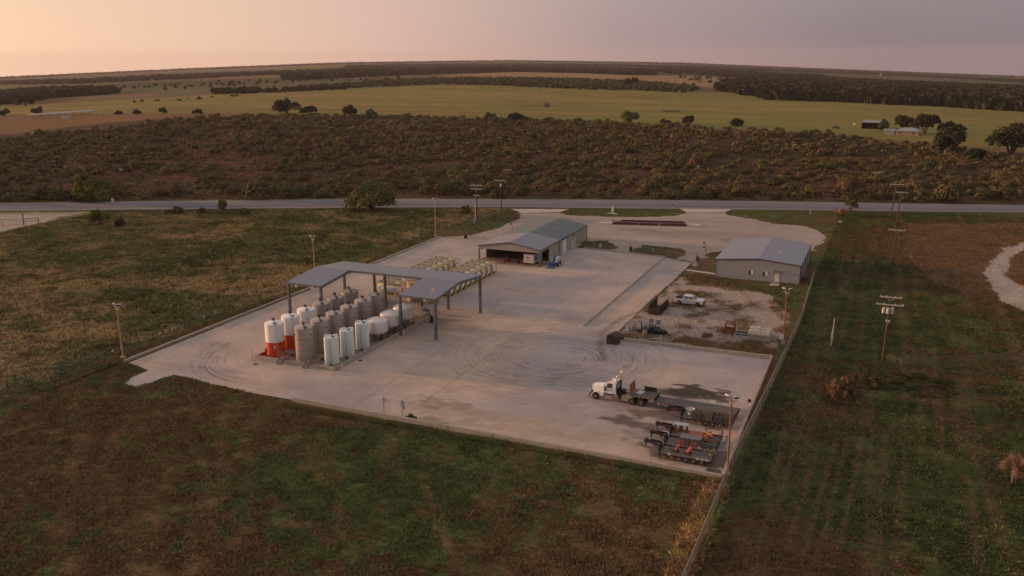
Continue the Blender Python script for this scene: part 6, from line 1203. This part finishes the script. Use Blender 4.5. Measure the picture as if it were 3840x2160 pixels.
def tree(x,y,z,wd,ht,label,pal,name='tree',cat='tree',leaf=.32,n=2600,lobes=12,trunk=.3,seed=1,stems=4,group=None,fill=.45,sp=.74,lo_=.24,hi_=.44):
    t=thing(name,label,cat,(x,y,z),0,group); r=random.Random(seed)
    V,Fq,col=clump(n,(wd/2,wd/2*.9,ht*(1-trunk*.4)),lobes,leaf,seed,*pal,zbase=ht*trunk*.6,fill=fill,sp=sp,lo_=lo_,hi_=hi_)
    V[:,2]*=ht/max(V[:,2].max(),.1); link('crown',npmesh('crown',V,Fq,col),M['foliage'],t)
    if trunk==0: return t
    mb=MB()
    for k in range(stems):
        a=2*math.pi*k/stems+r.uniform(-.4,.4); p0=(math.cos(a)*.1*stems/4,math.sin(a)*.1,0); p1=(math.cos(a)*wd*.10,math.sin(a)*wd*.10,ht*.35); p2=(math.cos(a)*wd*.25,math.sin(a)*wd*.25,ht*.62); p3=(math.cos(a)*wd*.36,math.sin(a)*wd*.36,ht*.82)
        b=.012*wd+.05; mb.cyl(p0,p1,b*1.6,b,n=7); mb.cyl(p1,p2,b,b*.6,n=6); mb.cyl(p2,p3,b*.6,b*.2,n=5); mb.cyl(p1,(p2[0]*.4,p2[1]*1.3,ht*.75),b*.7,b*.2,n=5)
    build('trunk',mb,M['bark'],t); return t
def tpx(px,py,wpx,hpx,*a,**k):
    x,y=gpt(px,py); d=math.sqrt(x*x+y*y+H*H); s=F/d; return tree(x,y,tz(x,y)-.05,wpx/s,hpx/s*1.03,*a,**k)
tpx(1395,792,196,106,'large spreading mesquite tree at the near edge of the road',((.060,.070,.024),(.16,.155,.052)),name='mesquite_tree',leaf=.24,n=15000,lobes=34,seed=3,stems=6,fill=.55,trunk=.02)
tpx(1748,800,44,34,'small yellow green bush left of the roadside poles',YG,name='bush',cat='bush',leaf=.18,n=900,lobes=6,trunk=.05,seed=4)
tpx(350,752,165,95,'yellow green willow like tree at the brush edge, far left pole beside it',YG,name='tree',leaf=.30,n=5200,lobes=16,trunk=.05,seed=5,fill=.35)
tpx(378,846,84,58,'round olive bush near the left driveway',((.05,.06,.015),(.13,.13,.035)),name='bush',cat='bush',leaf=.16,n=2600,lobes=8,trunk=.03,seed=6)
tpx(455,852,36,38,'dark small bush right of the round olive bush',OAK,name='bush',cat='bush',leaf=.15,n=900,lobes=5,trunk=.03,seed=7)
tpx(835,802,52,56,'dark upright shrub at the road edge',GRN,name='bush',cat='bush',leaf=.18,n=1300,lobes=7,trunk=.05,seed=8)
for px,wp,hp,l,p,s in ((655,80,24,'low brownish bush on the verge, middle of the left field',BRN,32),(760,60,22,'low dark bush left of the upright shrub',BRN,33),(915,64,22,'low dark green bush right of the upright shrub',GRN,34)): tpx(px,802,wp,hp,l,p,name='bush',cat='bush',leaf=.18,n=1000,lobes=6,trunk=.03,seed=s)
tpx(3187,792,56,46,'small round tree standing alone beside the road on the right',((.07,.06,.025),(.17,.13,.055)),leaf=.16,n=2200,lobes=8,trunk=.35,seed=9)
tpx(3146,808,60,26,'brown mound of dry brush at the foot of the small round tree',DRY,name='brush_pile',cat='brush pile',leaf=.16,n=1200,lobes=6,trunk=0,seed=10)
tpx(3155,1505,135,100,'tall clump of dry brown weeds in the right field',((.09,.058,.034),(.20,.125,.07)),name='weed_clump',cat='weeds',leaf=.085,n=9000,lobes=34,trunk=0,seed=11,fill=.1,sp=.88,lo_=.12,hi_=.26)
tpx(3240,1440,150,32,'low band of green brown weeds behind the tall dry clump',((.06,.045,.022),(.12,.085,.042)),name='weed_clump',cat='weeds',leaf=.06,n=6500,lobes=30,trunk=0,seed=12,fill=.2,sp=.9,lo_=.1,hi_=.2)
tpx(3450,1450,260,30,'long low green weed bank across the right field',((.04,.048,.018),(.08,.085,.03)),name='weed_clump',cat='weeds',leaf=.06,n=9000,lobes=34,trunk=0,seed=13,fill=.2,sp=.92,lo_=.08,hi_=.18)
tpx(3805,1812,110,108,'pale bare dry bush at the right picture edge',((.16,.10,.065),(.33,.21,.14)),name='dry_bush',cat='bush',leaf=.04,n=3800,lobes=26,trunk=.15,seed=14,fill=.1,stems=12,sp=.8,lo_=.15,hi_=.3)
tpx(2650,1262,46,14,'green weed tuft on the dirt lot left of the red stand',((.06,.06,.025),(.13,.11,.045)),name='weed_clump',cat='weeds',leaf=.06,n=1200,lobes=5,trunk=0,seed=15)
for px,py,wp,hp,l in ((97,398,72,44,'broad oak standing before the far left wood'),(143,432,46,28,'round oak behind the long shed'),(20,436,44,26,'oak at the far left edge beside the long shed'),(612,428,32,24,'small round tree alone on the far field edge, left'),(515,429,30,18,'small flat tree right of the long shed'),(445,429,24,14,'tiny tree just right of the long shed'),(742,428,44,20,'low tree pair on the near field edge'),(1075,428,118,56,'large dark oak group on the near edge of the yellow field'),(1160,430,70,32,'lower dark trees right of the large oak group'),(1312,434,62,40,'dark round oak right of the oak group'),(1388,440,52,32,'loose bushy tree right of the dark round oak'),(1838,447,44,28,'small loose tree at the field edge, centre'),(1935,452,72,30,'low dark tree clump at the field edge, right of centre'),(2360,462,72,46,'loose rounded tree at the near field edge beside the track'),(2493,468,44,22,'dense dark bush right of the loose rounded tree'),(2582,468,50,34,'dark rounded tree left of the farmyard'),(2768,474,64,30,'spreading low tree before the green strip'),(2370,325,58,34,'dark oak in front of the tan far field'),
    (3322,494,48,44,'light green tree beside the barn'),(3388,482,66,46,'dark oak behind the farmhouse, left'),(3466,502,108,68,'spreading oak right of the farmhouse with a visible trunk'),(3550,500,70,44,'dark oak right of the spreading oak'),(3570,572,146,92,'large dark oak in front, right of the farm'),(3790,580,200,104,'very large dark oak group at the right edge'),(3660,600,70,40,'dark bush between the two large right oaks')):
    tpx(px,py,wp,hp,l,GRN if 'light' in l or 'loose' in l else OAK,name='oak_tree' if 'oak' in l else 'tree',leaf=.55 if py>400 else 1.0,n=2600 if wp>60 else 1100,lobes=14 if wp>60 else 8,trunk=.30 if 'trunk' in l else .08,seed=px,fill=.5)

# brush beyond the road
def brush():
    pals=[((.112,.086,.040),(.165,.125,.056)),((.098,.086,.038),(.150,.127,.050)),((.125,.080,.045),(.170,.112,.060)),((.078,.074,.034),(.122,.108,.045)),((.120,.098,.042),(.180,.142,.060))]
    protos=[]
    for k in range(10):
        V,Fq,col=clump(1500,(1,1,.95),14,.062,200+k,*pals[k%5],zbase=-.05,lv=.22,fill=.5,flat=.85); protos.append(npmesh('bush',V,Fq,col))
        protos[-1].materials.append(M['foliage'])
    lo=[clump(300,(1,1,.95),9,.115,300+k,*pals[k%5],zbase=-.05,lv=.22,fill=.6,flat=.85) for k in range(10)]
    vl=[clump(110,(1,1,.95),7,.18,400+k,*pals[k%5],zbase=-.05,lv=.22,fill=.6,flat=.85) for k in range(10)]
    r=np.random.default_rng(77); pts=[]
    n=34000; a=r.uniform(R_(-36),R_(36),n)+YAW; rr=np.sqrt(r.uniform(200**2,900**2,n)); X=np.sin(a)*rr;Y=np.cos(a)*rr
    top=np.interp(a,bta,btr); ok=(Y>rfar(X)+2.2)&(rr<top+6)&(~inpoly(X,Y,SHEDP))
    dens=fbm(X,Y,30,4,151); ok&=r.uniform(0,1,n)<np.clip((dens-.36-.05*sst(R_(-4),R_(-26),a-YAW)+.05*sst(R_(4),R_(24),a-YAW))*5,.10,.95)
    X,Y,rr=X[ok],Y[ok],rr[ok]; o=np.argsort(rr); X,Y,rr=X[o],Y[o],rr[o]
    S=np.clip(r.lognormal(.92,.36,len(X)),.9,5.4)
    # thin out overlaps
    keep=[];cell={}
    for i in range(len(X)):
        c=(int(X[i]//9),int(Y[i]//9)); good=True
        for dx in (-1,0,1):
            for dy in (-1,0,1):
                for j in cell.get((c[0]+dx,c[1]+dy),()):
                    if (X[i]-X[j])**2+(Y[i]-Y[j])**2<(.80*(S[i]+S[j]))**2: good=False;break
                if not good:break
            if not good:break
        if good: keep.append(i); cell.setdefault(c,[]).append(i)
    X,Y,rr,S=X[keep],Y[keep],rr[keep],S[keep]
    # which show largest, inside the frame
    rel=np.stack([X,Y,-np.full(len(X),H)],1); zf=rel@FW; px=1920+F*(rel@RT)/zf; vis=(px>-20)&(px<3860); size=S/rr*vis; big=np.argsort(-size)[:295]; bs=set(big.tolist())
    hv=r.uniform(.62,1.0,len(X)); rot=r.uniform(0,6.28,len(X)); kind=r.integers(0,10,len(X))
    nr=(Y-rfar(X))<16; kind=np.where(nr&(r.uniform(0,1,len(X))<.65),np.where(kind%2,3,8),kind); hv=np.where(nr,hv+.22,hv); S=np.where(nr,S*1.15,S)
    LB=['rounded olive mesquite bush in the brush just beyond the road','green mesquite bush in the brush just beyond the road','brownish half bare bush in the brush just beyond the road','dark green dense bush in the brush just beyond the road','yellowish olive bush in the brush just beyond the road']
    for i in big:
        o=bpy.data.objects.new('bush',protos[kind[i]]); C.objects.link(o); z=tz(X[i],Y[i]); o.location=(X[i],Y[i],z); o.rotation_euler=(0,0,rot[i]); o.scale=(S[i],S[i]*.95,S[i]*hv[i]*1.15)
        tag(o,LB[kind[i]%5],'bush','bushes of the brush beyond the road, kind %d'%(kind[i]%5+1) if 0 else 'bushes of the brush beyond the road')
    Vs=[];Cs=[]
    for i in range(len(X)):
        if i in bs or not (-400<px[i]<4300): continue
        V,_,col=(lo if rr[i]<430 else vl)[kind[i]]; c,s=math.cos(rot[i]),math.sin(rot[i]); q=np.empty_like(V); q[:,0]=(V[:,0]*c-V[:,1]*s)*S[i]+X[i]; q[:,1]=(V[:,0]*s+V[:,1]*c)*S[i]+Y[i]; q[:,2]=V[:,2]*S[i]*hv[i]*1.15+tz(X[i],Y[i]); Vs.append(q); Cs.append(col*r.uniform(.7,1.35))
    V=np.concatenate(Vs); me=npmesh('brush',V,np.arange(len(V)).reshape(-1,4),np.concatenate(Cs)); tag(link('brush',me,M['foliage']),'mixed olive and brown brush filling the land beyond the road','brush',kind='stuff')
brush()
# woods: many trees read as one mass
def wood(name,P,label,sp,ht,seed,pal=OAK,n=40,thin=1.,leaf=.36):
    r=np.random.default_rng(seed); P_=np.array(P); x0,y0=P_.min(0);x1,y1=P_.max(0); N_=int((x1-x0)*(y1-y0)/sp**2*thin); X=r.uniform(x0,x1,N_);Y=r.uniform(y0,y1,N_)
    k=inpoly(X+(fbm(X,Y,60,3,seed)-.5)*60,Y+(fbm(X,Y,60,3,seed+1)-.5)*60,P); X,Y=X[k],Y[k]; Z=terrain(X,Y)
    pr=[clump(n,(1,1,1),6,leaf,seed*10+j,*pal,zbase=0,fill=.6) for j in range(6)]
    Vs=[];Cs=[]
    for i in range(len(X)):
        V,_,col=pr[i%6]; s=ht*r.uniform(.45,.72); h=ht*r.uniform(.7,1.15); Vs.append(V*np.array([s,s,h])+np.array([X[i],Y[i],Z[i]-.3])); Cs.append(col*r.uniform(.6,1.6))
    if not Vs: return
    V=np.concatenate(Vs); tag(link(name,npmesh(name,V,np.arange(len(V)).reshape(-1,4),np.concatenate(Cs)),M['foliage']),label,'wood',kind='stuff')
wood('wood',W([(-100,400),(0,392),(130,374),(420,354),(425,345),(200,340),(0,356),(-100,366)]),'dark wood at the far left beyond the yellow field',9,10,21,n=60)
wood('wood',W([(2710,335),(2760,352),(2860,372),(3000,377),(3200,387),(3400,394),(3840,420),(4100,440),(4100,352),(3840,338),(3400,318),(3100,302),(2900,303),(2720,315)]),'broad dark wood across the right behind the yellow field',8.5,11,22,n=70)
wood('scrub',W([(1000,342),(1280,333),(1500,322),(1650,316),(1900,322),(2100,332),(2300,337),(2560,348),(2620,340),(2600,326),(2300,305),(2050,298),(1700,296),(1500,303),(1250,322)]),'grey green scrub band in the middle distance',11,6,23,pal=((.05,.055,.028),(.12,.115,.05)),n=34,thin=1.1)
wood('hedge',W([(800,354),(960,350),(955,343),(810,346)]),'dark hedge of low trees left of the scrub band',8,8,24)
wood('hedge',W([(960,349),(1290,336),(1290,331),(960,343)]),'long low hedge joining the scrub band',8,5.5,25)
wood('wood',W([(1080,302),(1300,292),(1500,283),(1650,278),(1900,270),(2150,274),(2330,281),(2450,284),(2450,270),(2200,264),(1800,262),(1400,268),(1080,286)]),'dark tree line behind the tan field',12,12,26,n=40,thin=1.)
wood('wood',W([(2440,272),(2560,278),(2760,290),(3050,296),(3100,290),(2900,278),(2700,268),(2500,262)]),'tree line right of the tan field',14,10,27,n=30)
wood('distant_trees',W([(0,318),(300,315),(700,298),(1100,278),(1500,262),(1500,257),(1100,270),(700,284),(300,302),(0,310)]),'hazy tree belts toward the left horizon',22,10,28,n=22)
wood('distant_trees',W([(1300,256),(1800,250),(2300,252),(2700,262),(3100,275),(3500,292),(3840,312),(3840,304),(3500,286),(3100,268),(2700,254),(2300,246),(1800,244),(1300,249)]),'hazy tree belts toward the right horizon',26,10,29,n=20)
wood('distant_trees',W([(-200,300),(0,297),(640,267),(1280,241),(1920,232),(2560,243),(3200,269),(3840,295),(4000,303),(3840,290),(3200,265),(2560,238.5),(1920,228.5),(1280,236.5),(640,262),(0,292),(-200,296)]),'thin tree line along the horizon',60,11,30,n=14,leaf=.5)
wood('scattered_trees',W([(450,345),(1000,325),(1500,300),(1560,285),(1000,300),(400,330)]),'scattered small trees in the pale far pasture',60,6,34,n=24)
wood('scattered_trees',W([(2560,318),(2840,325),(3050,310),(2900,295),(2560,288)]),'scattered small trees on the tan far field',55,7,35,n=24)
wood('fence_brush',W([(450,390),(700,376),(900,362),(900,359),(700,372),(450,386)]),'thin line of fence bushes across the far left field',16,3.5,36,n=20)
wood('grass_tufts',W([(1760,332),(2100,342),(2080,336),(1800,326)]),'small dark tufts at the back of the yellow field',12,1.6,37,n=10,thin=.6)

# ------------------------------------------------------------------ grass tufts
def tufts(name,label,X,Y,h,seed,wd=.10,blades=5,bright=1.35,spread=.35,z=None):
    r=np.random.default_rng(seed); n=len(X); col=ground_color(X,Y)*r.uniform(.95,bright*1.3,(n,1)); col=col*(1+r.normal(0,.05,(n,3))); Z=terrain(X,Y) if z is None else z
    pk=(r.uniform(0,1,n)<np.where(X>-13.2,.07,.14))[:,None]; col=np.where(pk,col*.6+np.array((.20,.145,.062))*r.uniform(.2,.7,(n,1)),col)
    hs=h*r.uniform(.45,1.3,n)*(.6+.8*fbm(X,Y,4,3,seed)); Vs=np.empty((n,blades,3,3)); 
    for b in range(blades):
        a=r.uniform(0,6.28,n); d=r.uniform(0,spread,n); bx=X+np.cos(a)*d; by=Y+np.sin(a)*d; a2=r.uniform(0,6.28,n); w_=wd*r.uniform(.6,1.5,n)*(1+h)
        Vs[:,b,0]=np.stack([bx-np.cos(a2)*w_,by-np.sin(a2)*w_,Z-.06],1); Vs[:,b,1]=np.stack([bx+np.cos(a2)*w_,by+np.sin(a2)*w_,Z-.06],1); ln=hs*r.uniform(.3,1.5,n); a3=r.uniform(0,6.28,n); Vs[:,b,2]=np.stack([bx+np.cos(a3)*ln,by+np.sin(a3)*ln,Z+hs*r.uniform(.4,1.0,n)],1)
    V=Vs.reshape(-1,3); c=np.repeat(np.clip(col,.004,.7),blades*3,0); me=npmesh(name,V,np.arange(len(V)).reshape(-1,3),c,3); return tag(link(name,me,M['grass']),label,'grass',kind='stuff')
def scatter(n,x0,x1,y0,y1,cond,seed):
    r=np.random.default_rng(seed); X=r.uniform(x0,x1,n);Y=r.uniform(y0,y1,n); rel=np.stack([X,Y,-np.full(n,H)],1); zf=rel@FW; px=1920+F*(rel@RT)/zf; py=1080-F*(rel@UP)/zf
    k=(zf>5)&(px>-150)&(px<3990)&(py<2300)&cond(X,Y); return X[k],Y[k]
YPI=[tuple(p) for p in YP]
X,Y=scatter(150000,-116,-13,28,100,lambda x,y:~inpoly(x,y,YPI)&((y<94.6)|(x<-75.5)),1); tufts('grass','patchy green and brown grass in the near field',X,Y,.20,41,.07,5)
X,Y=scatter(150000,-13.0,60,60,300,lambda x,y:(y<rnear(x)-1.5)&~inpoly(x,y,TRK),2); tufts('grass','dark green and brown grass in the right field',X,Y,.20,42,.07,4)
X,Y=scatter(150000,-230,-113.6,70,255,lambda x,y:(y<rnear(x)-1)&~inpoly(x,y,LD),3); tufts('weeds','tall straw and olive weeds in the left field',X,Y,.42,43,.11,4)
X,Y=scatter(30000,-113.6,-110.6,85,207,lambda x,y:x<-110.7,4); tufts('weeds','ragged weeds along the left kerb',X,Y,.45,44,.09,4,1.6)
X,Y=scatter(14000,-76,-14.6,93.6,94.75,lambda x,y:x==x,5); tufts('weeds','weeds growing along the near kerb',X,Y,.28,45,.07,4)
X,Y=scatter(26000,-41,-14.8,140.3,191.5,lambda x,y:fbm(x,y,4.5,5,31)>.55-.10*(y<150)-.08*(y>177),6); tufts('weeds','dry weeds scattered over the dirt lot',X,Y,.26,46,.08,4,1.5)
X,Y=scatter(40000,-112,10,206,300,lambda x,y:(y<rnear(x)-1.5)&~inpoly(x,y,GP)&((x<-88.6)|(x>-72.4)|(y>221))&((x<-33.6)|(x>-15.6)|(y>215.6))&(y>208),7); tufts('grass','short verge grass between the lot and the road',X,Y,.22,47,.09,4)
X,Y=scatter(90000,-520,260,180,560,lambda x,y:(y>rfar(x)+2)&(np.hypot(x,y)<np.interp(np.arctan2(x,y),bta,btr)),8); tufts('dry_grass','reddish dry grass between the bushes beyond the road',X,Y,.50,48,.16,4,1.2,.6)
# verge growth on the near field edge line between rough field and yard fence
X,Y=scatter(9000,-15.9,-13.5,60,96,lambda x,y:x==x,9); tufts('weeds','straw coloured weeds along the foot of the right fence',X,Y,.45,49,.09,4,2.6)

# ------------------------------------------------------------------ haze
hz=MB(); hz.box(-11500,7500,-300,11600,-420,100); vm=bpy.data.materials.new('air_haze'); vm.use_nodes=True; t=vm.node_tree; t.nodes.clear(); o=t.nodes.new('ShaderNodeOutputMaterial'); v=t.nodes.new('ShaderNodeVolumePrincipled'); v.inputs['Density'].default_value=.000034; v.inputs['Color'].default_value=(.80,.73,.80,1); v.inputs['Anisotropy'].default_value=.15; t.links.new(v.outputs[0],o.inputs['Volume'])
h=build('haze',hz,vm); h['kind']='stuff'; h['label']='thin evening haze over the far land'
